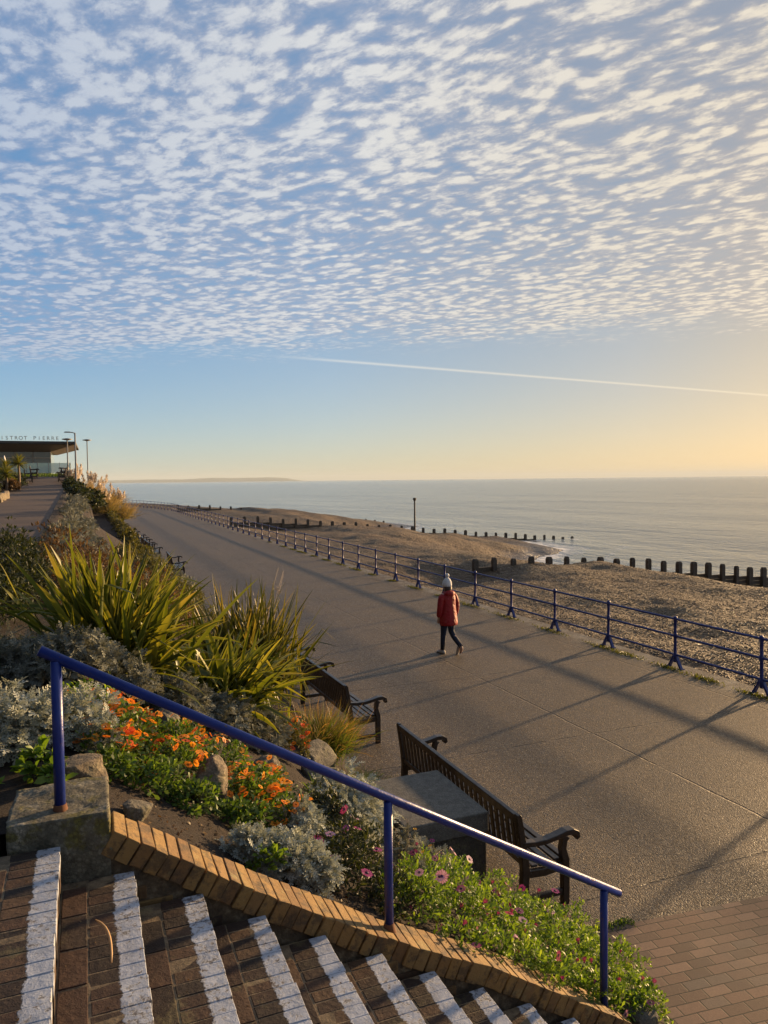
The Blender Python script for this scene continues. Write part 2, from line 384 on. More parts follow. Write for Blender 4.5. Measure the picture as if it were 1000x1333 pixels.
def m_mortar():
    m, t, b = pmat('mortar', (.16, .13, .085), .9); P_ = objco(t)
    t.put(b.inputs['Base Color'], t.ramp(t.noise(P_, 20, 6, .7), [(.3, (.04, .028, .018)), (.5, (.085, .062, .036)), (.7, (.20, .16, .10))]))
    t.put(b.inputs['Normal'], t.bump(t.noise(P_, 60, 4), .006)); return m

def m_stone(name, cols, sc_=6., lichen=.5, licol=(.16, .15, .05), bumpd=.03):
    m, t, b = pmat(name, cols[1], .85); P_ = objco(t)
    c = t.ramp(t.noise(P_, sc_, 8, .68), [(.3, cols[0]), (.52, cols[1]), (.72, cols[2])])
    c = t.mix(t.math('MULTIPLY', t.sstep(t.noise(P_, sc_ * .8, 6, .7), .5, .62), lichen), c, licol)
    c = t.mix(t.math('MULTIPLY', t.sstep(t.voro(P_, sc_ * 7), .38, .5), .4), c, (.03, .03, .022))
    t.put(b.inputs['Base Color'], c)
    t.put(b.inputs['Normal'], t.bump(t.math('ADD', t.noise(P_, sc_ * 2.4, 8, .7), t.math('MULTIPLY', t.voro(P_, sc_ * 5), .15)), bumpd, .9)); return m

def m_soil():
    m, t, b = pmat('soil', (.05, .035, .025), .95); P_ = objco(t)
    c = t.ramp(t.noise(P_, 22, 8, .75), [(.3, (.010, .006, .004)), (.55, (.030, .019, .013)), (.72, (.065, .044, .03)), (.85, (.13, .095, .065))])
    t.put(b.inputs['Base Color'], c); t.put(b.inputs['Normal'], t.bump(t.noise(P_, 28, 8, .75), .05, 1.)); return m

def m_paint(name, col, rough=.35, rust=True):
    m, t, b = pmat(name, col, rough, .5); P_ = objco(t)
    c = t.mix(t.mapr(t.noise(P_, 18, 5, .6), .35, .7, 0, .35), (*col, 1), tuple(q * .55 for q in col))
    if rust: c = t.mix(t.sstep(t.noise(P_, 26, 7, .8), .60, .66), c, (.10, .05, .025))
    t.put(b.inputs['Base Color'], c); t.put(b.inputs['Normal'], t.bump(t.noise(P_, 60, 4, .6), .002, .6))
    t.put(b.inputs['Roughness'], t.mapr(t.noise(P_, 25, 4), .3, .7, rough * .8, rough * 1.4)); return m

def m_wood(name, cols, rough=.5):
    m, t, b = pmat(name, cols[1], rough); P_ = objco(t)
    g = t.noise(t.vmath('MULTIPLY', P_, (9, 1.2, 9)), 5, 6, .65, 1.)
    c = t.ramp(g, [(.3, cols[0]), (.5, cols[1]), (.72, cols[2])])
    t.put(b.inputs['Base Color'], c); t.put(b.inputs['Normal'], t.bump(g, .003, .7))
    t.put(b.inputs['Roughness'], t.mapr(t.noise(P_, 12, 4), .3, .7, rough * .7, rough * 1.3)); return m

def m_leaf(name, stops, trans=.45, tcol=(1.3, 1.25, .5), rough=.5, spec=.35, by='rnd', edge=None):
    m = bpy.data.materials.new(name); m.use_nodes = True; t = NT(m.node_tree); b = t.n['Principled BSDF']
    c = t.ramp(attr(t, by), stops)
    if edge: c = t.mix(t.math('MULTIPLY', t.sstep(attr(t, 'edge'), .35, .95), attr(t, 'vary')), c, edge)
    b.inputs['Roughness'].default_value = rough; b.inputs['Specular IOR Level'].default_value = spec
    t.put(b.inputs['Base Color'], c)
    tr = t.new('ShaderNodeBsdfTranslucent'); t.put(tr.inputs[0], t.mix(1., c, tcol, 'MULTIPLY'))
    mx = t.new('ShaderNodeMixShader'); mx.inputs[0].default_value = trans
    t.l.new(b.outputs[0], mx.inputs[1]); t.l.new(tr.outputs[0], mx.inputs[2])
    t.l.new(mx.outputs[0], t.n['Material Output'].inputs[0]); return m

def m_glass(name, col, rough=.05, alpha=.5):
    m, t, b = pmat(name, col, rough, .8); b.inputs['Alpha'].default_value = alpha; return m

MAT = dict(
    asphalt=m_asphalt(), path=m_ground_path(), pavers=m_pavers(), shingle=m_shingle(), sea=m_sea(),
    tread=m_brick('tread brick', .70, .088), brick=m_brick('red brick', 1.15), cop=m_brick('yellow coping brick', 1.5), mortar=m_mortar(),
    treadmortar=m_brick('tread mortar', 1.0, .084, (.23, .17, .10)), block=m_stone('weathered block', ((.05, .045, .028), (.17, .155, .11), (.40, .38, .31)), 8, .9, (.14, .125, .02)),
    rock=m_stone('sandstone rock', ((.09, .07, .05), (.22, .17, .115), (.38, .30, .20)), 9, .35),
    greyrock=m_stone('greenstone rock', ((.06, .055, .045), (.14, .125, .10), (.24, .21, .17)), 9, .4),
    slab=m_stone('concrete slab', ((.09, .08, .07), (.15, .14, .12), (.21, .19, .165)), 12, .2, (.10, .09, .06), .006),
    slabside=m_stone('old rubble masonry', ((.04, .035, .028), (.09, .075, .055), (.17, .14, .10)), 10, .4),
    soil=m_soil(), blue=m_paint('blue paint', (.008, .026, .20)), bluefar=m_paint('blue railing paint', (.016, .036, .21), .4),
    bench=m_wood('dark stained hardwood', ((.012, .008, .006), (.03, .019, .012), (.06, .038, .024)), .38),
    groyne=m_wood('sea worn oak', ((.03, .022, .016), (.08, .062, .044), (.17, .135, .10)), .8),
    grey=m_paint('galvanised steel', (.30, .29, .26), .4, False),
)

# ================================================================== THE SETTING
def lerp_tab(x, tab):
    xs, ys = zip(*tab); return np.interp(x, xs, ys)
def pz(y):                       # height of the upper path along the bank
    return np.interp(y, [-50, 12, 54, 62, 400], [2.34, 2.34, 3.69, 4.41, 4.6])
def x_edge(y):                   # seaward edge of the promenade
    return np.interp(y, [-50, 104, 114, 126, 140, 156, 172, 190], [11.5, 11.5, 10.4, 8.2, 5., -.5, -9, -25])
def zbed(x, y):
    x0 = np.interp(y, [6, 14], [-.05, -.75]); x1 = np.interp(y, [4.4, 5.6], [3.75, 3.32])
    u = np.clip((x - x0) / (x1 - x0), 0, 1)
    z = pz(y) + .02 - (pz(y) - .10) * u
    k = np.clip((y - 33) / 3, 0, 1) * np.clip((70 - y) / 4, 0, 1) * np.clip((x - .5) / .3, 0, 1) * np.clip((2.2 - x) / .25, 0, 1)
    return z * (1 - k) + np.minimum(z, .95) * k

def poly_sheet(name, pts, z, mat, skirt=None):
    n = len(pts); V = [(x, y, z) for x, y in pts]; F = [tuple(range(n))]
    if skirt: V += [(x, y, z - skirt) for x, y in pts]; F += [(i, i + n, (i + 1) % n + n, (i + 1) % n) for i in range(n)]
    me = bpy.data.meshes.new(name); me.from_pydata(V, [], F); me.materials.append(mat); me.update()
    o = bpy.data.objects.new(name, me); COL.objects.link(o); o['kind'] = 'structure'; return o
ED = [(float(x_edge(y)), y) for y in (104, 109, 114, 120, 126, 133, 140, 148, 156, 164, 172, 190)]
poly_sheet('promenade', [(-3, -20), (11.5, -20)] + ED + [(-60, 190), (-60, 100), (-3, 100)], 0., MAT['asphalt'], 4.)
poly_sheet('pavement', [(-.5, -12), (9.5, -12), (9.2, 4.50), (7.0, 4.78), (5.4, 4.95), (4.3, 5.07), (3.4, 5.14), (-.5, 5.2)], .004, MAT['pavers'])

def grid_mesh(name, xs, ys, zf, mat, attrs=None, kind='structure', smooth=True):
    X, Y = np.meshgrid(xs, ys); Z = zf(X, Y); V = np.stack([X.ravel(), Y.ravel(), Z.ravel()], 1)
    nx, ny = len(xs), len(ys); i = np.arange(ny - 1)[:, None] * nx + np.arange(nx - 1)[None]; i = i.ravel()
    F = np.stack([i, i + 1, i + nx + 1, i + nx], 1)
    at = {k: f(X, Y).ravel() for k, f in (attrs or {}).items()}
    o = np_mesh(name, V, F, mat, at, smooth=smooth); o['kind'] = kind; return o

grid_mesh('path', np.array([-60, -20, -6, -3.5, -2, -.93]), np.concatenate([np.arange(3.9, 12, 4), np.arange(12, 66, 2.), [80, 120, 190]]), lambda X, Y: pz(Y) + 0 * X, MAT['path'])
poly_sheet('landing', [(-60, -12), (-.425, -12), (-.425, 3.395), (-.35, 3.9), (-60, 3.9)], 2.34, MAT['slab'], 2.)
def zsoil(X, Y):
    n = fbm(X * 3.1, Y * 3.1, 3) * .035 + fbm(X * 11, Y * 11, 5) * .012
    edge_ = np.clip((X + .97) / .2, 0, 1)
    z = zbed(X, Y) + n * edge_
    xe = np.interp(Y, [4.4, 5.6], [3.78, 3.36]); return np.where(X > xe, -.1, z)
ysb = np.concatenate([np.arange(3.64, 14, .07), np.arange(14, 30, .25), np.arange(30, 101, 1.)])
grid_mesh('soil', np.concatenate([np.arange(-.98, 3.9, .07)]), ysb, zsoil, MAT['soil'])

def wl(y):                       # how far out the water line lies from the promenade edge
    return np.interp(y, [-60, -10, 29.9, 31, 51, 59, 67, 70, 71, 90, 98, 110, 112, 160], [20, 22, 26, 20, 22.5, 31.5, 33, 34, 25, 27, 33, 34, 24, 22])
QT = [(0, -.35), (.2, -.28), (.36, -.12), (.46, -.25), (.6, -.9), (.8, -2.), (1., -3.), (1.5, -4.4), (3, -6.5)]
def zbeach(X, Y):
    s_ = X - x_edge(Y); q = s_ / wl(Y); z = lerp_tab(q, QT)
    z = z - .42 * np.exp(-((X - 15.2) / 2.6) ** 2 - ((Y - 29) / 3.2) ** 2)
    z = z - .62 * np.exp(-((Y - 66) / 9.) ** 2) * np.clip((s_ - 2) / 4, 0, 1) * np.clip((30 - s_) / 8, 0, 1) - .25 * np.exp(-((Y - 46) / 9.) ** 2)
    z = z + .09 * np.sin(s_ * 1.15 + fbm(X * .2, Y * .12, 15) * 2.5) * np.clip((s_ - 5) / 6, 0, 1) + fbm(X * 2.9, Y * 2.3, 16) * .03
    z = z + fbm(X * .5, Y * .35, 11) * .10 * np.clip(s_ / 3, 0, 1) + fbm(X * 1.7, Y * 1.3, 12) * .035
    return np.where(s_ < .6, np.minimum(z, -.12), z)
grid_mesh('beach', np.concatenate([np.arange(-30, 11, 2.), np.arange(11, 50, .3), np.arange(50, 90, 2.)]), np.concatenate([np.arange(-10, 60, .3), np.arange(60, 190, 1.)]), zbeach, MAT['shingle'])
def shore(X, Y): return np.clip(X - x_edge(Y) - wl(Y), -20, 200) + 0.
grid_mesh('sea', np.concatenate([[-20000, -6000, -1500, -300, -80], np.arange(-40, 120, 1.5), [150, 250, 600, 1500, 4000, 9000, 20000]]),
          np.concatenate([[-20000, -3000, -400, -60], np.arange(-20, 200, 1.5), [260, 400, 900, 2500, 6000, 12000, 20000]]), lambda X, Y: -3. + 0 * X, MAT['sea'], {'shore': shore})

# distant coast across the bay
mh, th, bh = pmat('distant downs', (.09, .10, .06), .9)
th.put(bh.inputs['Base Color'], th.ramp(th.noise(objco(th), .004, 5), [(.35, (.05, .07, .035)), (.6, (.14, .13, .08))]))
HV = []; HD = 11000.
hx = np.linspace(-.12, .30, 90)
prof = [(-.12, 30), (0., 48), (.03, 45), (.08, 62), (.12, 58), (.16, 84), (.20, 78), (.235, 88), (.262, 70), (.275, 30), (.284, 6), (.30, -6)]
ridge = .72 * np.interp(hx, *zip(*prof)) + fbm(hx * 40, hx * 0, 4) * 5
V = []; 
for i, t_ in enumerate(hx):
    d = np.array([t_, 1.]) 
    for q, hh in ((0, -6.), (180, ridge[i] * .42), (700, ridge[i]), (2400, ridge[i] * .6), (3800, -8.)): V.append((d[0] * (HD + q), d[1] * (HD + q), hh))
n5 = 5; F = np.array([(i * n5 + k, (i + 1) * n5 + k, (i + 1) * n5 + k + 1, i * n5 + k + 1) for i in range(len(hx) - 1) for k in range(n5 - 1)])
hills = np_mesh('hills', np.array(V), F, mh, smooth=True); hills['kind'] = 'structure'

# ================================================================== STAIRCASE
RISE, RUN, NOSE0, TOP0 = .17, .294, -.123, 2.37
stairs = empty('staircase', (0, 0, 0), label='brown brick steps with worn white painted edges going down to the promenade', cat='stairs')
YN, YF = -.62, 3.395
for k in range(14):
    st = MB(); xn = NOSE0 + RUN * k; zt = TOP0 - RISE * k
    yy = YF
    while yy > YN + .05:
        b_ = .068 + rnd.uniform(-.002, .002); yc = yy - b_ / 2
        st.box((-.094 + rnd.uniform(-.003, .003), yc, -.05 + rnd.uniform(-.0012, .0012)), (.188, b_, .1), rv=rnd.random() ** 1.25 * .8, jit=.0013)
        yy -= b_ + .006
    yy = YF - rnd.uniform(0, .15)
    while yy > YN + .1:
        st.box((-.188 - .007 - .0485, yy - .107, -.0325 + rnd.uniform(-.001, .0015)), (.093, .215, .068), rv=rnd.random() * .7, jit=.002)
        yy -= .224
    if k == 0:
        for q in range(1, 2): pass
    # riser course under the nosing
    yy = YF - rnd.uniform(.02, .12)
    while yy > YN + .1:
        st.box((-.012 - .045, yy - .107, -.1 - .008 - .031), (.09, .214, .060), rv=rnd.random() * .8, jit=.002); yy -= .224
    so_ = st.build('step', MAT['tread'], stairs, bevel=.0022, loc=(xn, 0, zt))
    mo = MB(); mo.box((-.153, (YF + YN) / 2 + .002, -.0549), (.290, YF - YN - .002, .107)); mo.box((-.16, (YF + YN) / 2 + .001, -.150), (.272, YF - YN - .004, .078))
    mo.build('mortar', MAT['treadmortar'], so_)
# dry curled strip lying on the second step
tw = MB(); c0 = Vector((0.005, 2.86, 2.22)); 
tw.tube([c0 + Vector((.035 * math.sin(t_ * 2.2) + .02 * t_, -.30 * t_ + .15, .012 + .03 * math.sin(t_ * 3.1))) for t_ in [i / 8 for i in range(9)]], [.002, .004, .0045, .005, .005, .005, .0045, .004, .0025], 6)
mstraw = pmat('dry stalk', (.42, .26, .12), .6)[0]
tag(tw.build('dry_stalk', mstraw), 'thin curved dry stalk lying against the second brick step', 'stalk')

# ---- string wall beside the steps
wall = empty('brick_wall', (0, 3.42, 2.3), label='low sloping brick kerb wall with sunlit coping between steps and flower bed', cat='wall')
CP = [(.095, 2.385), (.8, 1.925), (1.3, 1.625), (1.62, 1.45), (1.99, 1.27), (2.28, 1.09), (2.70, .83), (3.06, .60)]
def cpz(x): return float(np.interp(x, *zip(*CP)))
cb = MB(); s_ = 0.; pts = []
xx = CP[0][0]
while xx < 2.95:
    zz = cpz(xx); ang = math.atan2(cpz(xx + .06) - cpz(xx), .06); L_ = .0605 + rnd.uniform(-.004, .004)
    cx, cz = xx + math.cos(ang) * L_ / 2, zz + math.sin(ang) * L_ / 2
    M = Matrix.Rotation(-ang, 3, 'Y') @ Matrix.Rotation(R(rnd.uniform(-1.6, 1.6)), 3, 'Z') @ Matrix.Rotation(R(rnd.uniform(-1.2, 1.2)), 3, 'Y')
    off = Matrix.Rotation(-ang, 3, 'Y') @ Vector((0, 0, -.055))
    wd = .225 + rnd.uniform(-.006, .006)
    if 1.36 < xx < 1.52: wd = .19
    cb.box((cx + off.x, 3.525 + rnd.uniform(-.004, .004), cz + off.z + rnd.uniform(-.004, .002)), (L_, wd, .11), M, rv=.42 + .58 * rnd.random(), jit=.003)
    xx += math.cos(ang) * (L_ + .006)
cb.build('coping', MAT['cop'], None, bevel=.004).parent = wall
bb = MB(); z_ = .02; row = 0
while z_ < 2.32:
    xx = -.1 - (row % 2) * .11
    while xx < 3.0:
        x1_ = xx + .213; 
        if z_ + .065 < min(cpz(max(x1_, .09)), cpz(max(xx, .09))) - .106 and z_ > TOP0 - (x1_ - NOSE0) * RISE / RUN - .45:
            bb.box(((xx + x1_) / 2, 3.525, z_ + .0325), (.213, .205, .064), rv=rnd.random(), jit=.0025)
        xx = x1_ + .010
    z_ += .075; row += 1
bb.build('brickwork', MAT['brick'], None, bevel=.004).parent = wall
V = []; 
for x_, z_ in [(.075, 2.395)] + CP[1:]: V += [(x_ - .0, 3.432, z_ - .10), (x_, 3.618, z_ - .10), (x_, 3.432, 0.), (x_, 3.618, 0.)]
mw = MB(); F_ = []
for i in range(len(CP) - 1):
    a = i * 4; b_ = a + 4; F_ += [(a, b_, b_ + 1, a + 1), (a, a + 2, b_ + 2, b_), (a + 1, b_ + 1, b_ + 3, a + 3)]
e_ = (len(CP) - 1) * 4; F_ += [(e_, e_ + 2, e_ + 3, e_ + 1), (1, 3, 2, 0)]
mw.add(V, F_); mw.build('mortar', MAT['mortar'], None).parent = wall
for ch in wall.children: ch.matrix_parent_inverse = Matrix.Translation(-Vector((0, 3.42, 2.3)))

def rock_mesh(name, dims, mat, seed, sub=4, amp=.16, loc=(0, 0, 0), rz=0., boxy=.55, parent=None, chips=7, fine=.02):
    r_ = np.random.RandomState(seed); n = 2 ** sub; V = []; 
    # cube sphere
    faces = []; idx = {}
    def vid(p):
        k = tuple(np.round(p, 5)); 
        if k not in idx: idx[k] = len(V); V.append(p)
        return idx[k]
    t = np.linspace(-1, 1, n + 1)
    for ax in range(3):
        for sgn in (-1, 1):
            for i in range(n):
                for j in range(n):
                    q = []
                    for a, b_ in ((i, j), (i + 1, j), (i + 1, j + 1), (i, j + 1)):
                        p = [0, 0, 0]; p[ax] = sgn; p[(ax + 1) % 3] = t[a] * (1 if sgn > 0 else -1); p[(ax + 2) % 3] = t[b_]; q.append(vid(np.array(p, float)))
                    faces.append(q)
    V = np.array(V); S = V / np.linalg.norm(V, axis=1)[:, None]; V = V * boxy + S * (1 - boxy)
    for _ in range(chips):                                   # chip planes off
        nrm = r_.normal(size=3); nrm /= np.linalg.norm(nrm); d = r_.uniform(.62, .95); pr = V @ nrm; ov = np.clip(pr - d, 0, None); V = V - ov[:, None] * nrm[None] * .85
    def n3(P_, f): return np.sin(P_[:, 0] * f + 1.3 * seed) * np.sin(P_[:, 1] * f * 1.1 + seed) * np.sin(P_[:, 2] * f * .9 + 2.1 * seed)
    D = amp * n3(V, 2.3) + amp * .5 * n3(V + .3, 4.9) + amp * .35 * n3(V, 9.7) + fine * r_.normal(size=len(V))
    V = V * (1 + D[:, None]); V = V * np.array(dims) / 2
    o = np_mesh(name, V, np.array(faces), mat, parent=parent, smooth=False, loc=loc); o.rotation_euler = (0, 0, rz); return o

blk = rock_mesh('stone_block', (.415, .44, .32), MAT['block'], 3, sub=5, amp=.035, loc=(-.125, 3.635, 2.318), boxy=.93, fine=.006, chips=0)
tag(blk, 'mossy squared stone block holding the top handrail post', 'stone block')
es = rock_mesh('kerb_stone', (.20, .26, .26), MAT['greyrock'], 8, sub=4, amp=.05, loc=(3.12, 3.54, .52), boxy=.5, fine=.008)
tag(es, 'rounded pale end stone at the foot of the brick coping', 'stone')

# ---- handrail
hr = empty('handrail', (-.125, 3.53, 2.47), label='blue painted metal handrail sloping down beside the brick steps', cat='handrail')
def sub_child(mb, name, mat, parent, bevel=0.):
    o = mb.build(name, mat, None, bevel=bevel); o.parent = parent
    o.matrix_parent_inverse = (Matrix.Translation(parent.location) @ Matrix.Rotation(parent.rotation_euler.z, 4, 'Z')).inverted(); return o
m_ = MB(); m_.tube([(-.19, 3.53, 3.192), (1.4, 3.53, 2.278), (2.955, 3.53, 1.398)], .0235, 16); sub_child(m_, 'rail', MAT['blue'], hr)
mrust = pmat('rust', (.13, .05, .02), .9)[0]
for x_, z0, z1 in ((-.125, 2.45, 3.14), (1.445, 1.53, 2.235), (2.843, .66, 1.445)):
    m_ = MB(); m_.tube([(x_, 3.53, z0), (x_, 3.53, z1)], .0235, 14); p_ = sub_child(m_, 'post', MAT['blue'], hr)
    m_ = MB(); m_.tube([(x_, 3.53, z0 - .01), (x_, 3.53, z0 + .05)], [.04, .026], 12); o = m_.build('foot', mrust); o.parent = p_
    o.matrix_parent_inverse = hr.matrix_world.inverted() if False else Matrix.Identity(4)

# ================================================================== PROMENADE RAILING
rail = empty('railing', (11.2, 9.6, 0), label='long blue three bar railing along the seaward edge of the promenade', cat='railing')
posts = [(11.2, 9.6 + 2.09 * k) for k in range(-4, 46)]
last = posts[-1]; yy = last[1]; cur = [(float(x_edge(y)) - .3, y) for y in np.arange(104, 171, .05)]; acc = 0; pp = cur[0]
for p in cur:
    if p[1] < last[1]: pp = p; continue
    acc += math.hypot(p[0] - pp[0], p[1] - pp[1]); pp = p
    if acc >= 2.09: posts.append(p); acc = 0
def rail_post():
    m = MB()
    prof = [(.12, .030), (.16, .036), (.20, .036), (.22, .044), (.25, .044), (.27, .034), (.60, .031), (.62, .040), (.70, .040), (.72, .031), (.95, .031), (.97, .041), (1.03, .042), (1.06, .036), (1.075, .0)]
    n = 10; m.tube([(0, 0, z) for z, r in prof], [max(r, .002) for z, r in prof], n)
    for s_ in (-1, 1):
        m.sweep([(0, s_ * .03, .27), (0, s_ * .07, .17), (0, s_ * .14, .05), (0, s_ * .17, .0)], [(.05, .03), (.06, .04), (.06, .045), (.06, .05)], (1, 0, 0))
        m.box((0, s_ * .175, .010), (.09, .09, .02))
    return m
pm = None
for i, (x_, y_) in enumerate(posts):
    if pm is None: pm = rail_post().build('post', MAT['bluefar']); po = pm
    else: po = pm.copy(); COL.objects.link(po)
    po.parent = rail; po.location = (x_ - 11.2, y_ - 9.6, rnd.uniform(-.01, .01))
    if i < len(posts) - 1: dx, dy = posts[i + 1][0] - x_, posts[i + 1][1] - y_
    po.rotation_euler = (R(rnd.uniform(-.8, .8)), R(rnd.uniform(-.8, .8)), -math.atan2(dx, dy))
for h_ in (1.005, .655, .27):
    m_ = MB(); m_.tube([(x_ - 11.2, y_ - 9.6, h_) for x_, y_ in posts], .024, 8); m_.build('rail', MAT['bluefar'], rail)

# ================================================================== BENCHES
def make_bench(L=2.4, nb=28):
    root = empty('bench'); W_ = MAT['bench']
    def P(mb, n): return mb.build(n, W_, root, bevel=.006)
    for y_ in (.04, L - .04):
        m = MB(); m.sweep([(-.02, y_, 0), (0, y_, .40), (-.015, y_, .55), (-.07, y_, .90), (-.075, y_, .925)], [(.065, .07), (.065, .075), (.065, .07), (.06, .055), (.06, .03)], (0, 1, 0)); P(m, 'leg')
        m = MB(); m.sweep([(.43, y_, 0), (.43, y_, .33), (.425, y_, .42), (.40, y_, .52), (.415, y_, .60), (.435, y_, .635)], [(.065, .065), (.065, .07), (.065, .075), (.06, .06), (.06, .06), (.06, .08)], (0, 1, 0)); P(m, 'leg')
        m = MB(); pts = [(-.03, y_, .645), (.10, y_, .630), (.22, y_, .632), (.33, y_, .650), (.43, y_, .672), (.50, y_, .672), (.545, y_, .65), (.555, y_, .615), (.535, y_, .595)]
        m.sweep(pts, [(.07, .045), (.075, .045), (.08, .045), (.085, .045), (.09, .05), (.09, .05), (.09, .048), (.088, .045), (.085, .02)], (0, 1, 0)); P(m, 'arm')
        m = MB(); m.box((.21, y_, .12), (.38, .04, .055)); P(m, 'stretcher')
        m = MB(); m.sweep([(.0, y_, .36), (.2, y_, .345), (.42, y_, .365)], [(.045, .07)] * 3, (0, 1, 0)); P(m, 'seat_rail')
    m = MB()
    for i, (x_, z_) in enumerate([(.035, .395), (.115, .385), (.195, .38), (.275, .385), (.355, .398), (.432, .405)]): m.box((x_, L / 2, z_ + .02), (.062, L - .10, .024))
    m.box((.44, L / 2, .365), (.03, L - .14, .08)); P(m, 'seat')
    m = MB(); m.box((-.068, L / 2, .875), (.045, L - .12, .085), Matrix.Rotation(R(-8), 3, 'Y')); P(m, 'top_rail')
    m = MB(); m.box((-.015, L / 2, .47), (.04, L - .12, .06), Matrix.Rotation(R(-8), 3, 'Y'))
    n = nb
    for i in range(n):
        y_ = .10 + (L - .2) * (i + .5) / n; m.bar((-.017, y_, .485), (-.062, y_, .845), (L - .2) / n * .62, .018, up=(1, 0, .1))
    P(m, 'backrest'); return root
def put_bench(b, x, y, z, rz, label, group='benches facing the sea'):
    b.location = (x, y, z); b.rotation_euler = (0, 0, rz); tag(b, label, 'bench', group); return b
b1 = make_bench(2.78, 26); put_bench(b1, 3.60, 5.52, 0, R(-.3), 'nearest dark wooden bench, standing beside the square stone plinth')
b2 = make_bench(2.42, 24)
put_bench(b2, 3.57, 10.08, 0, R(1.2), 'dark wooden bench with its near end beside the pinkish grass tuft')
far = [(3.56, 13.72, 0, 1, 'dark wooden bench half hidden behind the flax, showing a scrolled arm'),
       (3.34, 30.8, 0, -2, 'dark bench standing alone behind the tall flax leaf tips, before the far row'),
       (3.10, 38.2, 0, 1, 'first bench of the far row, the one nearest the camera past the gap'),
       (3.05, 41.6, 0, -1, 'second bench of the far row beside the bank hedge'),
       (3.06, 45.6, 0, 0, 'third bench of the far row beside the bank hedge'),
       (2.95, 51.3, 0, 1, 'fourth bench of the far row beside the bank hedge'),
       (2.80, 59.6, 0, 0, 'fifth and farthest bench of the row beside the bank hedge')]
for x_, y_, z_, r_, lb in far: put_bench(copy_tree(b2), x_, y_, z_, R(r_), lb)
slope = [(-3.55, 56.3, 3.9, 4, 'lower bench on the left side of the upper path'), (-3.45, 60.2, 4.25, 2, 'upper bench on the left side of the upper path near the building')]
for x_, y_, z_, r_, lb in slope: put_bench(copy_tree(b2), x_, y_, float(pz(y_ + 1.)) - .02, R(r_), lb, 'benches beside the upper path')
for x_, y_, lb in ((-1.05, 58.6, 'lower bench on the right side of the upper path'), (-1.0, 63.4, 'upper bench on the right side of the upper path near the glass screen')):
    put_bench(copy_tree(b2), x_, y_, float(pz(y_ - 1.)), R(180), lb, 'benches beside the upper path')

# ---- plinth behind the first bench
pl = empty('stone_plinth', (2.99, 6.40, 0), label='square grey stone plinth with flat slab top behind the nearest bench', cat='plinth')
m_ = MB(); m_.box((0, 0, .745), (.85, 1.08, .19), jit=.006); m_.build('slab', MAT['slab'], pl, bevel=.012)
m_ = MB(); m_.box((0, 0, .32), (.81, 1.04, .655), jit=.004); m_.build('base', MAT['slabside'], pl, bevel=.01)

# ================================================================== GROYNES
def groyne(y, xs, top, plank, label, name='groyne', w_=.235, seed=1, ends=None):
    r_ = random.Random(seed); g = empty(name, (xs[0], y, 0), label=label, cat='groyne', group='timber groynes across the beach')
    for x_ in xs:
        zt = top(x_) + r_.uniform(-.09, .07); ww = w_ * r_.uniform(.85, 1.12); m = MB(); hh = ww / 2
        tl = r_.uniform(-.02, .02)
        lv = [(-5 + 1.0, hh), (zt - .12, hh), (zt - .02, hh * .75), (zt, hh * .45)]
        V = []; 
        for z_, q in lv: V += [(-q + tl, -hh * .9 * q / hh, z_), (q + tl, -hh * .9 * q / hh, z_), (q + tl, hh * .9 * q / hh, z_), (-q + tl, hh * .9 * q / hh, z_)]
        F_ = [(3, 2, 1, 0), (12, 13, 14, 15)] + [(a * 4 + k, a * 4 + (k + 1) % 4, a * 4 + 4 + (k + 1) % 4, a * 4 + 4 + k) for a in range(3) for k in range(4)]
        m.add(V, F_); o = m.build('post', MAT['groyne'], g, loc=(x_ - xs[0], 0, 0)); o.rotation_euler = (0, 0, R(r_.uniform(-6, 6)))
    m = MB()
    for i in range(len(xs) - 1):
        xa, xb = xs[i], xs[i + 1]
        zt = plank((xa + xb) / 2)
        for k in range(9):
            zc = zt - .11 - k * .225
            m.box(((xa + xb) / 2 - xs[0] + r_.uniform(-.01, .01), w_ * .62 + r_.uniform(-.01, .01), zc), (xb - xa - .01, .08, .21))
    m.build('planks', MAT['groyne'], g); return g
xs1 = [16.9 + 1.02 * k for k in range(22)]
t1 = lambda x: float(np.interp(x, [12, 17, 23, 26, 32, 40], [.28, .24, .0, -.25, -.85, -1.6]))
groyne(30.2, xs1, t1, lambda x: t1(x) - float(np.interp(x, [14, 20, 26, 36], [.42, .5, .62, .62])), 'near timber groyne with square posts half buried by the shingle bank', seed=3)
xs2 = [13. + 1.25 * k for k in range(32)]
t2 = lambda x: float(np.interp(x, [12, 16, 23, 38, 52], [.6, .5, -.1, -1.6, -2.85]))
groyne(70., xs2, t2, lambda x: t2(x) - .55, 'middle timber groyne whose last posts stand out in the sea', seed=5)
xs3 = [12.5 + 1.5 * k for k in range(22)]
t3 = lambda x: float(np.interp(x, [12, 16, 23, 34, 46], [.7, .6, 0, -1.4, -2.8]))
groyne(108., xs3, t3, lambda x: t3(x) - .5, 'farthest timber groyne, a short dark line behind the railing', seed=6)
mk = empty('marker_post', (40.75, 89.1, -4.5), label='tall thin beacon pole standing in the sea beyond the groynes', cat='beacon')
m_ = MB(); m_.tube([(0, 0, 0), (0, 0, 5.7)], [.13, .10], 10); m_.build('pole', MAT['groyne'], mk)
m_ = MB(); m_.tube([(0, 0, 5.55), (0, 0, 5.75), (0, 0, 5.95), (0, 0, 6.0)], [.10, .22, .22, .05], 10); m_.build('top_mark', MAT['groyne'], mk)

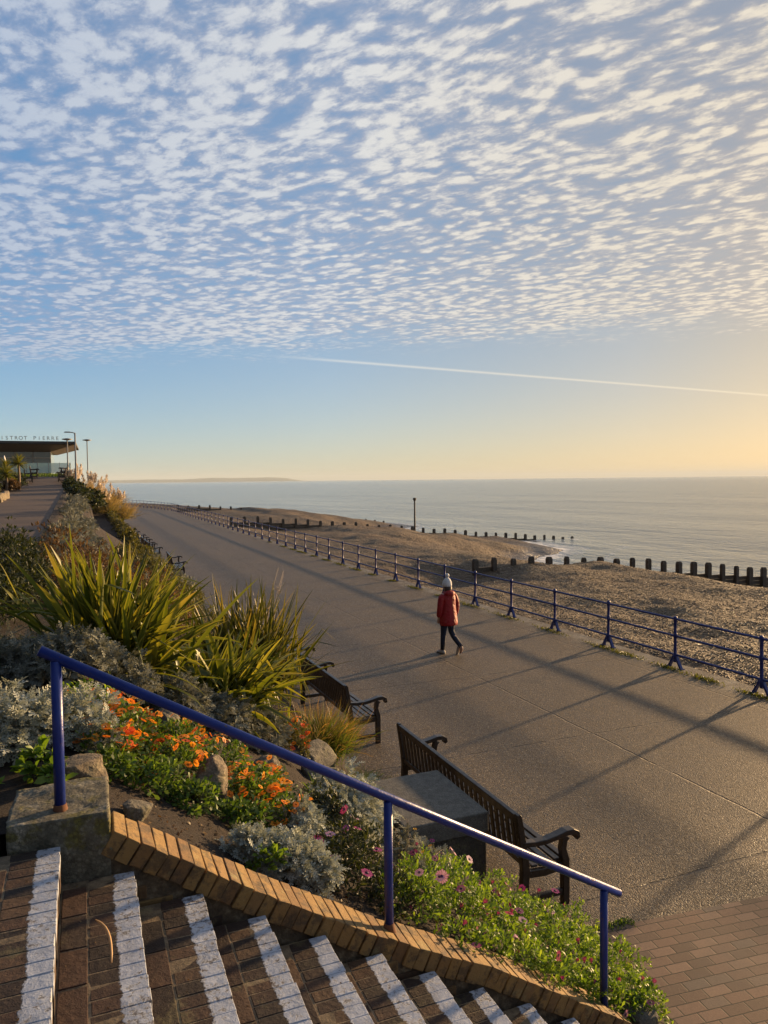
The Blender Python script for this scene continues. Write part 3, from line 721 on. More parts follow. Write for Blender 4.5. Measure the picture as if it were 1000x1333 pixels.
# ================================================================== LAMPS, BUILDING
def lamp(x, y, z0, z1, arm, label):
    g = empty('street_lamp', (x, y, z0), label=label, cat='street lamp', group='lamp posts by the upper path'); H_ = z1 - z0
    m = MB(); m.tube([(0, 0, 0), (0, 0, 1.0), (0, 0, 1.05), (0, 0, H_)], [.085, .085, .058, .045], 10); m.build('pole', MAT['grey'], g)
    if arm:
        m = MB(); m.tube([(0, 0, H_ - .04), (-.12, 0, H_ + .02), (-.30, 0, H_ + .03)], .03, 8); m.build('arm', MAT['grey'], g)
        m = MB(); m.box((-.42, 0, H_ + .04), (.40, .17, .07), taper=.8); m.build('lamp_head', MAT['grey'], g, bevel=.01)
    else:
        m = MB(); m.tube([(0, 0, H_ - .10), (0, 0, H_ - .02), (0, 0, H_ + .03), (0, 0, H_ + .09)], [.06, .42, .42, .12], 16); m.build('lamp_head', MAT['grey'], g)
lamp(-.30, 50., 2.2, 7.03, True, 'grey lamp post with a sideways flat head rising from the bank')
lamp(.60, 78., .0, 8.08, False, 'slender lamp post with a disc head behind the pampas grass')
lamp(-1.03, 68., 4.2, 7.6, False, 'thin lamp post with a disc head in front of the roof corner')

bd = empty('restaurant', (-3, 87, 4.5), label='single storey glass fronted restaurant with a deep flat overhanging roof', cat='building')
mroof, tr_, br_ = pmat('dark roof', (.06, .06, .058), .6)
msoff = m_wood('timber soffit', ((.08, .06, .045), (.12, .09, .065), (.17, .13, .095)), .6)
mwin = pmat('dark window glass', (.17, .22, .22), .08, .9)[0]
mwhite = pmat('pale render', (.45, .44, .40), .8)[0]
def bchild(mb, name, mat, par=bd, bevel=0.):
    return sub_child(mb, name, mat, par, bevel)
m_ = MB(); m_.add([(-30, 83.5, 7.98), (-.45, 83.5, 7.98), (-.2, 100, 7.98), (-30, 100, 7.98), (-30, 83.5, 8.30), (-.45, 83.5, 8.22), (-.2, 100, 8.22), (-30, 100, 8.30)], [(4, 5, 6, 7), (0, 1, 5, 4), (1, 2, 6, 5), (2, 3, 7, 6), (3, 0, 4, 7)]); bchild(m_, 'roof', mroof)
m_ = MB(); m_.add([(-30, 83.7, 7.90), (-.6, 83.7, 7.90), (-.5, 99, 7.9), (-30, 99, 7.9), (-30, 87, 7.25), (-3.0, 87, 7.25), (-2.6, 98, 7.3), (-30, 98, 7.3)], [(0, 4, 5, 1), (1, 5, 6, 2), (4, 7, 6, 5), (3, 2, 6, 7)]); bchild(m_, 'soffit', msoff)
for i, x_ in enumerate(np.arange(-3.0, -15, -1.7)):
    m_ = MB(); m_.box((x_ - .85, 87.1, 5.85), (1.6, .06, 2.8)); bchild(m_, 'window', mwin)
    m_ = MB(); m_.box((x_ - .0, 87.05, 5.85), (.10, .16, 2.8)); bchild(m_, 'mullion', mwhite if i == 0 else MAT['grey'])
m_ = MB(); m_.box((-3.02, 92.5, 5.85), (.08, 10.7, 2.8)); bchild(m_, 'side_window', mwin)
m_ = MB(); m_.box((-10, 86.9, 6.62), (14, .12, .10)); bchild(m_, 'transom', mwhite)
m_ = MB(); m_.box((-15, 92, 4.3), (24.2, 10.4, .42)); bchild(m_, 'base', mwhite)
m_ = MB(); m_.box((-10.5, 88.2, 5.2), (14, 1.0, 1.0)); bchild(m_, 'counter', MAT['slabside'])
for k, ch in enumerate('BISTROT PIERRE'):
    if ch == ' ': continue
    tx = bpy.data.curves.new('letter', 'FONT'); tx.body = ch; tx.size = .52; tx.extrude = .03; tx.align_x = 'CENTER'
    t0_ = bpy.data.objects.new('tmp_text', tx); COL.objects.link(t0_); bpy.context.view_layer.update()
    me_ = bpy.data.meshes.new_from_object(t0_.evaluated_get(bpy.context.evaluated_depsgraph_get())); bpy.data.objects.remove(t0_)
    to = bpy.data.objects.new('letter', me_); COL.objects.link(to); me_.materials.clear(); me_.materials.append(MAT['grey'])
    to.location = (-2.2 + 3 - (13 - k) * .425, 83.9 - 87, 8.38 - 4.5); to.rotation_euler = (R(90), 0, 0); to.parent = bd
gs = empty('glass_balustrade', (-3, 81.5, 4.5), label='pale green glass balustrade round the restaurant terrace', cat='balustrade')
mgl = m_glass('green glass', (.55, .75, .70), .08, .55)
for i in range(6):
    m_ = MB(); m_.box((-1.5 - i * 1.0, 81.6, 5.45), (.94, .03, 1.0)); sub_child(m_, 'panel', mgl, gs)
    m_ = MB(); m_.tube([(-1.0 - i * 1.0, 81.6, 4.5), (-1.0 - i, 81.6, 6.0)], .025, 6); sub_child(m_, 'post', MAT['grey'], gs)
for i in range(3):
    m_ = MB(); m_.box((-.98, 82.2 + i * 1.05, 5.45), (.03, .98, 1.0)); sub_child(m_, 'panel', mgl, gs)
# closed white parasol beside the terrace
ps = empty('parasol', (-4.72, 55.2, 3.8), label='closed white parasol showing above the palms', cat='parasol')
m_ = MB(); m_.tube([(0, 0, 0), (0, 0, 1.0)], .03, 8); m_.build('pole', MAT['grey'], ps)
m_ = MB(); m_.tube([(0, 0, .9), (0, 0, 1.1), (0, 0, 1.6), (0, 0, 1.95), (0, 0, 2.0)], [.10, .17, .12, .04, .01], 10); m_.build('canopy', pmat('white cloth', (.8, .78, .74), .8)[0], ps)

# ---- evening sea air
def haze():
    X0, X1, Y0, Y1, Z0, Z1 = -20500, 20500, -20500, 20500, -8., 140.
    V = [(x, y, z) for z in (Z0, Z1) for x, y in ((X0, Y0), (X1, Y0), (X1, Y1), (X0, Y1))]
    me = bpy.data.meshes.new('haze'); me.from_pydata(V, [], [(3, 2, 1, 0), (4, 5, 6, 7), (0, 1, 5, 4), (1, 2, 6, 5), (2, 3, 7, 6), (3, 0, 4, 7)])
    m = bpy.data.materials.new('sea air'); m.use_nodes = True; t = NT(m.node_tree); t.n.clear()
    pv = t.new('ShaderNodeVolumePrincipled'); pv.inputs['Color'].default_value = (.74, .87, 1., 1); pv.inputs['Density'].default_value = .00008; pv.inputs['Anisotropy'].default_value = .0
    o_ = t.new('ShaderNodeOutputMaterial'); t.l.new(pv.outputs[0], o_.inputs['Volume']); me.materials.append(m)
    o = bpy.data.objects.new('haze', me); COL.objects.link(o); tag(o, 'pale evening haze over the bay', 'haze', kind='stuff')
haze()

# ================================================================== PERSON
pe = empty('person', (7.52, 14.70, 0), R(12), 'person in a red coat and white bobble hat walking away along the promenade', 'person')
pe.scale = (.965, .965, .965)
mskin = pmat('skin', (.45, .26, .18), .6)[0]
mcoat, tcn, bcn = pmat('red quilted coat', (.32, .004, .006), .65)
tcn.put(bcn.inputs['Normal'], tcn.bump(tcn.math('ADD', tcn.noise(objco(tcn), 9, 4, .6), tcn.math('MULTIPLY', tcn.noise(objco(tcn), 22, 3), .3)), .04, .9))
mjean = pmat('dark jeans', (.018, .026, .05), .8)[0]
mhat, thn, bhn = pmat('white knitted wool', (.85, .84, .82), .95)
thn.put(bhn.inputs['Normal'], thn.bump(thn.voro(objco(thn), 45), .02, 1.))
mshoe = pmat('trainer', (.42, .38, .33), .7)[0]; mhair = pmat('brown hair', (.07, .04, .025), .6)[0]
def skin_body():
    V = []; E_ = []; Rr = []
    def v(p, r, par=None):
        V.append(p); Rr.append(r)
        if par is not None: E_.append((par, len(V) - 1))
        return len(V) - 1
    pel = v((0, 0, .93), .13); sp = v((0, .01, 1.12), .12, pel); ch = v((0, .01, 1.32), .135, sp); nk = v((0, .02, 1.45), .055, ch)
    hd = v((0, .035, 1.53), .075, nk); h2 = v((0, .03, 1.60), .09, hd); h3 = v((0, .03, 1.66), .065, h2)
    ns = v((0, .125, 1.575), .014, h2)
    for s_ in (-1, 1): v((s_ * .085, .02, 1.575), .013, h2)
    for s_ in (-1, 1):
        hip = v((s_ * .085, 0, .88), .095, pel)
        if s_ < 0: kn = v((-.09, .06, .49), .06, hip); an = v((-.085, .10, .09), .04, kn); t_ = v((-.09, .24, .035), .03, an)
        else: kn = v((.09, -.01, .50), .06, hip); an = v((.11, -.36, .19), .04, kn); t_ = v((.115, -.30, .05), .03, an)
        sh = v((s_ * .17, .01, 1.36), .065, ch); el = v((s_ * .225, -.02, 1.10), .045, sh)
        wr = v((s_ * .225, .05, .86), .028, el); pm_ = v((s_ * .225, .07, .80), .034, wr)
        for q in range(4):
            f1 = v((s_ * .225, .05 + q * .018, .765), .010, pm_); f2 = v((s_ * .22, .057 + q * .019, .735 + .006 * abs(q - 1.5)), .009, f1); v((s_ * .212, .065 + q * .02, .712 + .01 * abs(q - 1.5)), .008, f2)
        th_ = v((s_ * .212, .108, .80), .011, pm_); v((s_ * .205, .125, .775), .009, th_)
    me = bpy.data.meshes.new('body'); me.from_pydata(V, E_, []); o = bpy.data.objects.new('body', me); COL.objects.link(o); me.materials.append(mskin)
    o.modifiers.new('skin', 'SKIN')
    bpy.context.view_layer.objects.active = o
    if not me.skin_vertices: me.skin_vertices.new() if hasattr(me.skin_vertices, 'new') else None
    for i, sv in enumerate(me.skin_vertices[0].data): sv.radius = (Rr[i], Rr[i]); sv.use_root = (i == 0)
    ss = o.modifiers.new('sub', 'SUBSURF'); ss.levels = 1; ss.render_levels = 2; o.parent = pe; return o
skin_body()
def ring(cx, cy, z, rx, ry, n=20, wob=0., sd_=0):
    return [(cx + rx * math.cos(2 * math.pi * k / n) * (1 + wob * math.sin(5 * k + sd_)), cy + ry * math.sin(2 * math.pi * k / n) * (1 + wob * math.cos(3 * k + sd_)), z) for k in range(n)]
m_ = MB()
m_.rings([ring(.005, -.02, .675, .225, .17, wob=.03), ring(.005, -.02, .69, .235, .18, wob=.03), ring(0, -.01, .88, .225, .175, wob=.03, sd_=1), ring(0, 0, 1.02, .205, .16, wob=.02, sd_=2), ring(0, 0, 1.16, .20, .15, wob=.02), ring(0, 0, 1.30, .205, .145, wob=.02), ring(0, 0, 1.385, .185, .13), ring(0, .01, 1.435, .12, .10), ring(0, .015, 1.475, .085, .085)])
m_.rings([ring(0, -.07, 1.345, .05, .03), ring(0, -.085, 1.37, .12, .07), ring(0, -.085, 1.42, .145, .085), ring(0, -.07, 1.465, .125, .08), ring(0, -.05, 1.50, .07, .045)])
for s_ in (-1, 1):
    m_.tube([(s_ * .13, .0, 1.375), (s_ * .185, .0, 1.355), (s_ * .225, -.01, 1.24), (s_ * .25, -.025, 1.10), (s_ * .25, .01, .97), (s_ * .24, .04, .865)], [.07, .08, .075, .07, .066, .055], 14)
o = m_.build('coat', mcoat, pe); sb = o.modifiers.new('s', 'SUBSURF'); sb.levels = 1; sb.render_levels = 1
m_ = MB()
m_.tube([(-.08, 0, .92), (-.088, .02, .80), (-.09, .055, .52), (-.088, .08, .30), (-.085, .10, .10)], [.105, .10, .068, .06, .052], 14)
m_.tube([(.08, 0, .92), (.088, 0, .80), (.09, -.005, .53), (.095, -.10, .40), (.11, -.34, .21)], [.105, .10, .07, .064, .05], 14)
m_.rings([ring(0, 0, .86, .16, .12), ring(0, 0, .95, .15, .115)]); m_.build('jeans', mjean, pe)
for loc_, rot in (((-.09, .13, .0), 0.), ((.115, -.315, .02), R(-62))):
    m_ = MB(); RR = []
    for y_, hw, zt in ((-.11, .022, .05), (-.09, .036, .085), (-.03, .04, .10), (.04, .044, .075), (.11, .046, .055), (.155, .03, .045), (.17, .01, .03)):
        RR.append([(hw * math.cos(a), y_, max(0, zt * .5 + zt * .5 * math.sin(a))) for a in [2 * math.pi * k / 12 for k in range(12)]])
    m_.rings(RR); o = m_.build('shoe', mshoe, pe, loc=loc_); o.rotation_euler = (rot, 0, R(4))
    if rot: o.location = (.115, -.27, .115)
m_ = MB(); hy = .03
m_.rings([ring(0, hy, 1.575, .098, .108), ring(0, hy, 1.60, .112, .12), ring(0, hy, 1.635, .110, .118), ring(0, hy - .005, 1.70, .095, .10), ring(0, hy - .01, 1.755, .062, .066), ring(0, hy - .01, 1.785, .025, .025)])
m_.rings([ring(0, hy - .01, 1.78 + .05 + .05 * math.sin(a), max(.004, .05 * math.cos(a)), max(.004, .05 * math.cos(a))) for a in [R(-80), R(-50), R(-15), R(15), R(50), R(80)]])
m_.build('hat', mhat, pe)
m_ = MB(); m_.rings([ring(0, -.02, 1.45, .075, .055), ring(0, -.01, 1.50, .09, .075), ring(0, .0, 1.58, .098, .098)]); m_.build('hair', mhair, pe)

# ================================================================== PLANTS
NPR = np.random.RandomState(42)
def unit(v): return v / np.maximum(np.linalg.norm(v, axis=-1, keepdims=True), 1e-9)
def scatter(T, F, pos, dirs, nrm, scl, bend, rv, tattr=None):
    """T (k,3) template along +y, normal +z; returns V, F, rnd, edge"""
    N = len(pos); y = unit(dirs); x = unit(np.cross(y, nrm)); z = np.cross(x, y)
    L = T[None] * scl[:, None, None] if scl.ndim == 1 else T[None] * scl[:, None, :]
    Tz = L[:, :, 2] - bend[:, None] * (T[None, :, 1] ** 2) * (scl[:, None] if scl.ndim == 1 else scl[:, 1:2])
    V = pos[:, None] + L[:, :, 0:1] * x[:, None] + L[:, :, 1:2] * y[:, None] + Tz[:, :, None] * z[:, None]
    k = len(T); FF = (F[None] + (np.arange(N) * k)[:, None, None]).reshape(-1, F.shape[1])
    return V.reshape(-1, 3), FF, np.repeat(rv, k)
def tpl_oval(w=.36):
    T = np.array([(0, 0, 0), (-w * .75, .35, .06), (0, .4, 0), (w * .75, .35, .06), (-w * .8, .68, .05), (0, .72, 0), (w * .8, .68, .05), (0, 1, -.02)])
    return T, np.array([(0, 2, 1, 1), (0, 3, 2, 2), (1, 2, 5, 4), (2, 3, 6, 5), (4, 5, 7, 7), (5, 6, 7, 7)])
def fixq(F):   # quads with repeated last index -> kept as tris list
    return F
def tpl_spoon(): 
    T = np.array([(-.03, 0, 0), (.03, 0, 0), (-.05, .4, 0), (.05, .4, 0), (-.17, .72, .04), (.17, .72, .04), (-.10, .96, .02), (.10, .96, .02)])
    return T, np.array([(0, 1, 3, 2), (2, 3, 5, 4), (4, 5, 7, 6)])
def tpl_lace():
    T = [(-.035, 0, 0), (.035, 0, 0), (-.04, .55, 0), (.04, .55, 0), (-.06, 1., 0), (.06, 1., 0)]; F = [(0, 1, 3, 2), (2, 3, 5, 4)]
    for y_, l_ in ((.22, .20), (.45, .30), (.68, .28)):
        for s_ in (-1, 1):
            i = len(T); T += [(s_ * .03, y_, 0), (s_ * l_, y_ + .12, .03), (s_ * l_ * .9, y_ + .24, .03), (s_ * .03, y_ + .10, 0)]
            F.append((i, i + 1, i + 2, i + 3) if s_ > 0 else (i + 3, i + 2, i + 1, i))
    i = len(T); T += [(-.13, 1.0, .02), (0, .86, 0), (.13, 1.0, .02), (0, 1.12, 0)]; F.append((i, i + 1, i + 2, i + 3))
    return np.array(T, float), np.array(F)
def tpl_needle(): return np.array([(-.05, 0, 0), (.05, 0, 0), (.04, .6, 0), (-.04, .6, 0), (0, .6, 0), (0, 1, 0)], float)[[0, 1, 2, 3]], np.array([(0, 1, 2, 3)])
def tpl_petal(n=14, ri=.2, w=.16, disc=True):
    T = []; F = []
    for k in range(n):
        a = 2 * math.pi * k / n; c, s_ = math.cos(a), math.sin(a); i = len(T); rr = 1 + .08 * math.sin(k * 2.4)
        for r_, q, z_ in ((ri, -w * .35, 0), (rr * .8, -w, .06), (rr, 0, .03), (rr * .8, w, .06)): T.append((c * r_ - s_ * q, s_ * r_ + c * q, z_))
        F.append((i, i + 1, i + 2, i + 3))
    return np.array(T, float), np.array(F)
def tri_of(T, F):
    """turn degenerate quads into clean quads by splitting into triangles"""
    out = []
    for f in F:
        f = list(dict.fromkeys(f)); 
        for k in range(1, len(f) - 1): out.append((f[0], f[k], f[k + 1]))
    return T, np.array(out)
TPL = dict(oval=tri_of(*tpl_oval()), narrow=tri_of(*tpl_oval(.16)), spoon=tri_of(*tpl_spoon()), lace=tri_of(*tpl_lace()))

def blob_points(blobs, n, rng, rmin=.62, zmin=-.25, ground=True):
    B = np.array(blobs, float); p = B[:, 3] * B[:, 4] + B[:, 3] * B[:, 5]; p /= p.sum()
    P_ = np.zeros((0, 3)); N_ = np.zeros((0, 3))
    while len(P_) < n:
        i = rng.choice(len(B), n, p=p); d = unit(rng.normal(size=(n, 3))); d = d[(d[:, 2] > zmin)]; i = i[:len(d)]
        r_ = rng.uniform(rmin ** 2, 1, len(d)) ** .5 * (1 + .10 * np.sin(d[:, 0] * 7 + i * 2.) * np.sin(d[:, 1] * 6 + i) + .08 * rng.normal(size=len(d)))
        q = B[i, :3] + d * B[i, 3:6] * r_[:, None]; nn = unit(d / B[i, 3:6])
        if ground: k = q[:, 2] > zbed(q[:, 0], q[:, 1]) - .01; q, nn = q[k], nn[k]
        P_ = np.concatenate([P_, q]); N_ = np.concatenate([N_, nn])
    return P_[:n], N_[:n]
def plant(name, label, cat, blobs, n, leaf, size, mat, group=None, nper=6, up=.5, spread=.9, bend=.25, seed=1, flowers=None, stems=None, rmin=.55, cr=None, fclump=0, more=None):
    rng = np.random.RandomState(seed); B0 = blobs[0]; loc = (B0[0], B0[1], B0[2] - B0[5] * .6)
    root = empty(name, loc, 0, label, cat, group)
    nc = max(1, n // nper); C_, CN = blob_points(blobs, nc, rng, rmin)
    pos = np.repeat(C_, nper, 0); nn = np.repeat(CN, nper, 0)
    d = unit(nn + rng.normal(size=pos.shape) * spread + np.array([0, 0, up])); pos = pos + rng.normal(size=pos.shape) * size[0] * .25
    scl = rng.uniform(size[0], size[1], len(pos)); nr = unit(nn * .5 + np.array([0, 0, .8]) + rng.normal(size=pos.shape) * .35)
    T, F = TPL[leaf]; crv = np.repeat(rng.random(nc), nper) * .6 + rng.random(len(pos)) * .4
    if cr is not None: crv = cr(pos, crv)
    V, FF, rv = scatter(T, F, pos, d, nr, scl, rng.uniform(0, bend * 2, len(pos)), crv)
    np_mesh('leaves', V - np.array(loc), FF, mat, {'rnd': rv}, parent=root)
    if stems:
        m = MB()
        for k in range(stems[0]):
            a = C_[rng.randint(len(C_))]; b_ = np.array([B0[0] + rng.normal() * B0[3] * .35, B0[1] + rng.normal() * B0[4] * .35, 0.]); b_[2] = float(zbed(b_[0], b_[1])) - .02
            mid = (a + b_) / 2 + rng.normal(size=3) * .03; m.tube([b_ - loc, mid - loc, a + unit(a - mid) * stems[2] - loc], [stems[1], stems[1] * .8, stems[1] * .4], 5)
        m.build('stems', stems[3], root)
    if flowers:
        for (nf, r_, kinds, zlow) in flowers:
            fp, fn = blob_points(blobs, nf * 3, rng, .97); fp = fp[fp[:, 2] > np.quantile(fp[:, 2], zlow)]
            if fclump:
                ctr = fp[:fclump]; dd_ = np.linalg.norm(fp[:, None] - ctr[None], axis=2).min(1); fp = fp[np.argsort(dd_ + rng.random(len(fp)) * .13)]
            fp = fp[:nf]
            for q in fp:
                k = kinds[rng.randint(len(kinds))]; o = flower_proto(k); o = o.copy(); COL.objects.link(o); o.parent = root
                o.location = tuple(q + np.array([0, 0, r_ * .8 + (.022 if fclump else .008)]) - loc); s_ = r_ * rng.uniform(.75, 1.15); o.scale = (s_, s_, s_)
                if k in CLOSED: o.rotation_euler = (rng.normal() * .3, rng.normal() * .3, rng.uniform(0, 6))
                else: o.rotation_euler = (rng.normal() * .35 + .25, rng.normal() * .35 + .3, rng.uniform(0, 6))
    if more:
        nf, r_, kinds = more; fp, fn = blob_points(blobs, nf, rng, .97); fp[:, 2] += r_ * .8 + .02
        for k in sorted(set(kinds)):
            me = flower_proto(k).data; T = np.array([v.co for v in me.vertices]); F = np.array([tuple(p.vertices) for p in me.polygons]); ra = np.array([q.value for q in me.attributes['rnd'].data])
            q = fp[kinds.index(k)::len(set(kinds))]; V, FF, _ = scatter(T, F, q, unit(rng.normal(size=q.shape) * np.array([1, 1, .25])), unit(rng.normal(size=q.shape) * .4 + np.array([.3, .1, 1.])), r_ * rng.uniform(.7, 1.1, len(q)), np.zeros(len(q)), np.zeros(len(q)))
            o = np_mesh('flowers', V - np.array(loc), FF, FMAT[k], {'rnd': np.tile(ra, len(q))}, parent=root); o['kind'] = 'stuff'
    return root
FL = {}; CLOSED = ('bud', 'button')
def m_petal(name, a, b_, ctr): return m_leaf(name, [(0, a), (.8, b_), (.9, ctr), (1, ctr)], .35, (1.2, 1.0, .8), .5, .2)
FCOL = dict(orange=((.75, .17, .012), (.9, .30, .02), (.35, .10, .01)), amber=((.85, .30, .02), (.9, .42, .04), (.3, .12, .01)), red=((.55, .05, .012), (.75, .12, .02), (.25, .05, .01)),
            purple=((.28, .03, .16), (.42, .07, .30), (.05, .02, .08)), pink=((.50, .25, .42), (.62, .38, .55), (.08, .04, .12)), bud=((.15, .012, .085), (.26, .025, .14), (.10, .01, .05)), button=((.65, .36, .03), (.75, .45, .05), (.5, .25, .02)))
FMAT = {k: m_petal(k + ' petals', *v) for k, v in FCOL.items()}
def flower_proto(k):
    if k in FL: return FL[k]
    T, F = tpl_petal(15, .2, .15)
    if k in CLOSED:
        T = T.copy(); r_ = np.hypot(T[:, 0], T[:, 1]); T[:, 2] += r_ * (1.1 if k == 'bud' else .3) - .4; T[:, :2] *= (.52 if k == 'bud' else .8)
    rv = NPR.uniform(0, .8, len(T) // 4).repeat(4); m = 10; V = [T]; A = [rv]; FF = [F]
    n0 = len(T); rad = .26; prof = [(rad, .0), (rad * .9, .10), (rad * .45, .15), (.01, .16)]
    D = np.array([(r_ * math.cos(2 * math.pi * j / m), r_ * math.sin(2 * math.pi * j / m), z_) for r_, z_ in prof for j in range(m)])
    if k in CLOSED: D[:, 2] -= .25
    DF = np.array([(n0 + i * m + j, n0 + i * m + (j + 1) % m, n0 + (i + 1) * m + (j + 1) % m, n0 + (i + 1) * m + j) for i in range(3) for j in range(m)])
    V = np.concatenate([T, D]); rv = np.concatenate([rv, np.full(len(D), 1.)]); o = np_mesh('flower', V, np.concatenate([F, DF]), FMAT[k], {'rnd': rv})
    COL.objects.unlink(o); FL[k] = o; return o

def blades(base, az, lean, length, width, curve, rng, seg=7, fold=.25, twist=.3, tipw=.12, pw=1.6, kink=0.):
    N = len(base); s_ = np.linspace(0, 1, seg + 1); V = np.zeros((N, seg + 1, 3, 3)); p = base.copy(); th = lean.copy()
    hz = np.stack([np.cos(az), np.sin(az), 0 * az], 1); side0 = np.stack([-np.sin(az), np.cos(az), 0 * az], 1); tw = rng.normal(size=N) * twist
    kn = np.where(rng.random(N) < kink, rng.uniform(.5, .85, N), 9.); kn_a = rng.uniform(.8, 1.9, N)
    for i, s in enumerate(s_):
        th_i = lean + curve * s ** pw + np.where(s > kn, kn_a, 0); d = hz * np.sin(th_i)[:, None] + np.array([0, 0, 1.]) * np.cos(th_i)[:, None]
        if i: p = p + d * (length / seg)[:, None]
        nrm = unit(np.cross(side0, d)); a = tw * s + tw; side = side0 * np.cos(a)[:, None] + nrm * np.sin(a)[:, None]
        ww = width * (tipw + (1 - tipw) * min(1., (1 - s) * 2.2) ** .8) * (.55 + .45 * min(1, s * 4)); 
        if s > .999: ww = width * .03
        V[:, i, 0] = p - side * ww[:, None] / 2; V[:, i, 2] = p + side * ww[:, None] / 2; V[:, i, 1] = p - nrm * (ww * fold)[:, None] * (-1)
    k = (seg + 1) * 3; F = []
    for i in range(seg):
        for j in range(2): a = i * 3 + j; F.append((a, a + 1, a + 4, a + 3))
    F = np.array(F); FF = (F[None] + (np.arange(N) * k)[:, None, None]).reshape(-1, 4)
    edge = np.tile(np.tile([1., 0., 1.], seg + 1), N); tt = np.tile(np.repeat(s_, 3), N)
    return V.reshape(-1, 3), FF, edge, tt, k
def m_flax(name, stops, edgec): return m_leaf(name, stops, 0.40, (1.25, 1.18, .42), .42, .45, edge=edgec)
def flax(label, loc, n, L, wd, lean, mat, seed, azr=None, rb=.16, kink=.12, curve=(.1, .9), group='New Zealand flax plants on the bank', name='flax'):
    rng = np.random.RandomState(seed); root = empty(name, loc, 0, label, 'plant', group)
    base = np.stack([rng.normal(size=n) * rb, rng.normal(size=n) * rb, np.full(n, -.03)], 1)
    az = rng.uniform(0, 2 * math.pi, n) if azr is None else np.where(rng.random(n) < .72, rng.uniform(azr[0], azr[1], n), rng.uniform(0, 2 * math.pi, n))
    ln = np.radians(rng.triangular(lean[0], lean[1], lean[2], n)); V, F, e, t_, k = blades(base, az, ln, rng.uniform(L[0], L[1], n) * (1.05 - .22 * ln), rng.uniform(wd[0], wd[1], n), rng.uniform(curve[0], curve[1], n) * (.35 + ln), rng, 9, .22, .35, kink=kink)
    rv = np.repeat(rng.random(n), k); vary = np.repeat(rng.uniform(.0, .75, n) ** 1.5, k)
    rv = np.clip(rv * .75 + t_ * .25 * (rv > .2) , 0, 1)
    np_mesh('leaves', V, F, mat, {'rnd': rv, 'edge': e, 'vary': vary}, parent=root, smooth=True); return root
def tuft(label, loc, n, L, wd, lean, mat, seed, rb=.12, curve=(.3, 1.2), name='ornamental_grass', cat='grass tuft', group=None, root=None, part='leaves', seg=5):
    rng = np.random.RandomState(seed); root = root or empty(name, loc, 0, label, cat, group)
    base = np.stack([rng.normal(size=n) * rb, rng.normal(size=n) * rb, np.full(n, -.02)], 1); az = np.arctan2(base[:, 1], base[:, 0]) + rng.normal(size=n) * .8
    ln = np.radians(np.abs(rng.normal(size=n)) * lean); V, F, e, t_, k = blades(base, az, ln, rng.uniform(L[0], L[1], n), rng.uniform(wd[0], wd[1], n), rng.uniform(curve[0], curve[1], n), rng, seg, .1, .6)
    rv = np.repeat(rng.random(n), k); np_mesh(part, V, F, mat, {'rnd': rv * .35 + t_ * .65, 'edge': e}, parent=root, smooth=True); return root

# ---- leaf colours
G_GREEN = m_leaf('fresh green leaf', [(0, (.03, .06, .012)), (.5, (.07, .13, .022)), (1, (.15, .22, .038))], .45)
G_BRIGHT = m_leaf('bright succulent leaf', [(0, (.05, .10, .014)), (.5, (.125, .21, .026)), (1, (.25, .34, .055))], .5)
G_DARK = m_leaf('dark green leaf', [(0, (.014, .019, .007)), (.5, (.030, .040, .013)), (1, (.065, .078, .02))], .3)
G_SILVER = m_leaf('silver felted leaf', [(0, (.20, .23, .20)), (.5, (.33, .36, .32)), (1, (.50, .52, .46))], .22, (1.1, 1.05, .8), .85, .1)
G_SILVERD = m_leaf('dull and shaded silver leaf', [(0, (.085, .095, .085)), (.5, (.17, .18, .155)), (1, (.31, .32, .26))], .22, (1.1, 1.05, .8), .85, .1)  # silver darkened to paint in shade on ragwort by the flax; also duller shrubs
G_BROWN = m_leaf('brown dry foliage', [(0, (.04, .025, .012)), (.5, (.10, .06, .025)), (1, (.20, .13, .05))], .35, (1.3, 1.1, .7))
G_OLIVE = m_leaf('olive scrub leaf', [(0, (.03, .035, .012)), (.5, (.075, .075, .022)), (1, (.16, .14, .045))], .4)
G_STRAW = m_leaf('straw grass', [(0, (.06, .07, .02)), (.5, (.18, .15, .05)), (1, (.42, .30, .14))], .45, (1.3, 1.15, .8))
G_GRASS = m_leaf('grass with rosy tips', [(0, (.03, .06, .012)), (.5, (.08, .12, .025)), (.72, (.18, .13, .05)), (1, (.42, .22, .14))], .45)
G_TUFT = m_leaf('green grass', [(0, (.03, .06, .012)), (1, (.13, .20, .035))], .45)
G_PLUME = m_leaf('pampas plume', [(0, (.40, .35, .30)), (.5, (.62, .56, .49)), (1, (.80, .74, .66))], .45, (1.15, 1.05, .9), .9, .1)
G_FLAX = m_flax('flax leaf', [(0, (.028, .042, .010)), (.3, (.06, .085, .014)), (.7, (.12, .145, .022)), (.92, (.25, .24, .045)), (1, (.34, .24, .08))], (.48, .42, .10))
G_FLAXD = m_flax('dark flax leaf', [(0, (.018, .03, .008)), (.4, (.045, .062, .012)), (.8, (.10, .105, .02)), (1, (.26, .19, .07))], (.36, .28, .08))
M_TWIG = pmat('dry twig', (.20, .14, .09), .8)[0]
def zb_(x, y): return float(zbed(x, y))
def B(x, y, rx, ry, rz, up=.35): return (x, y, zb_(x, y) + rz * up, rx, ry, rz)

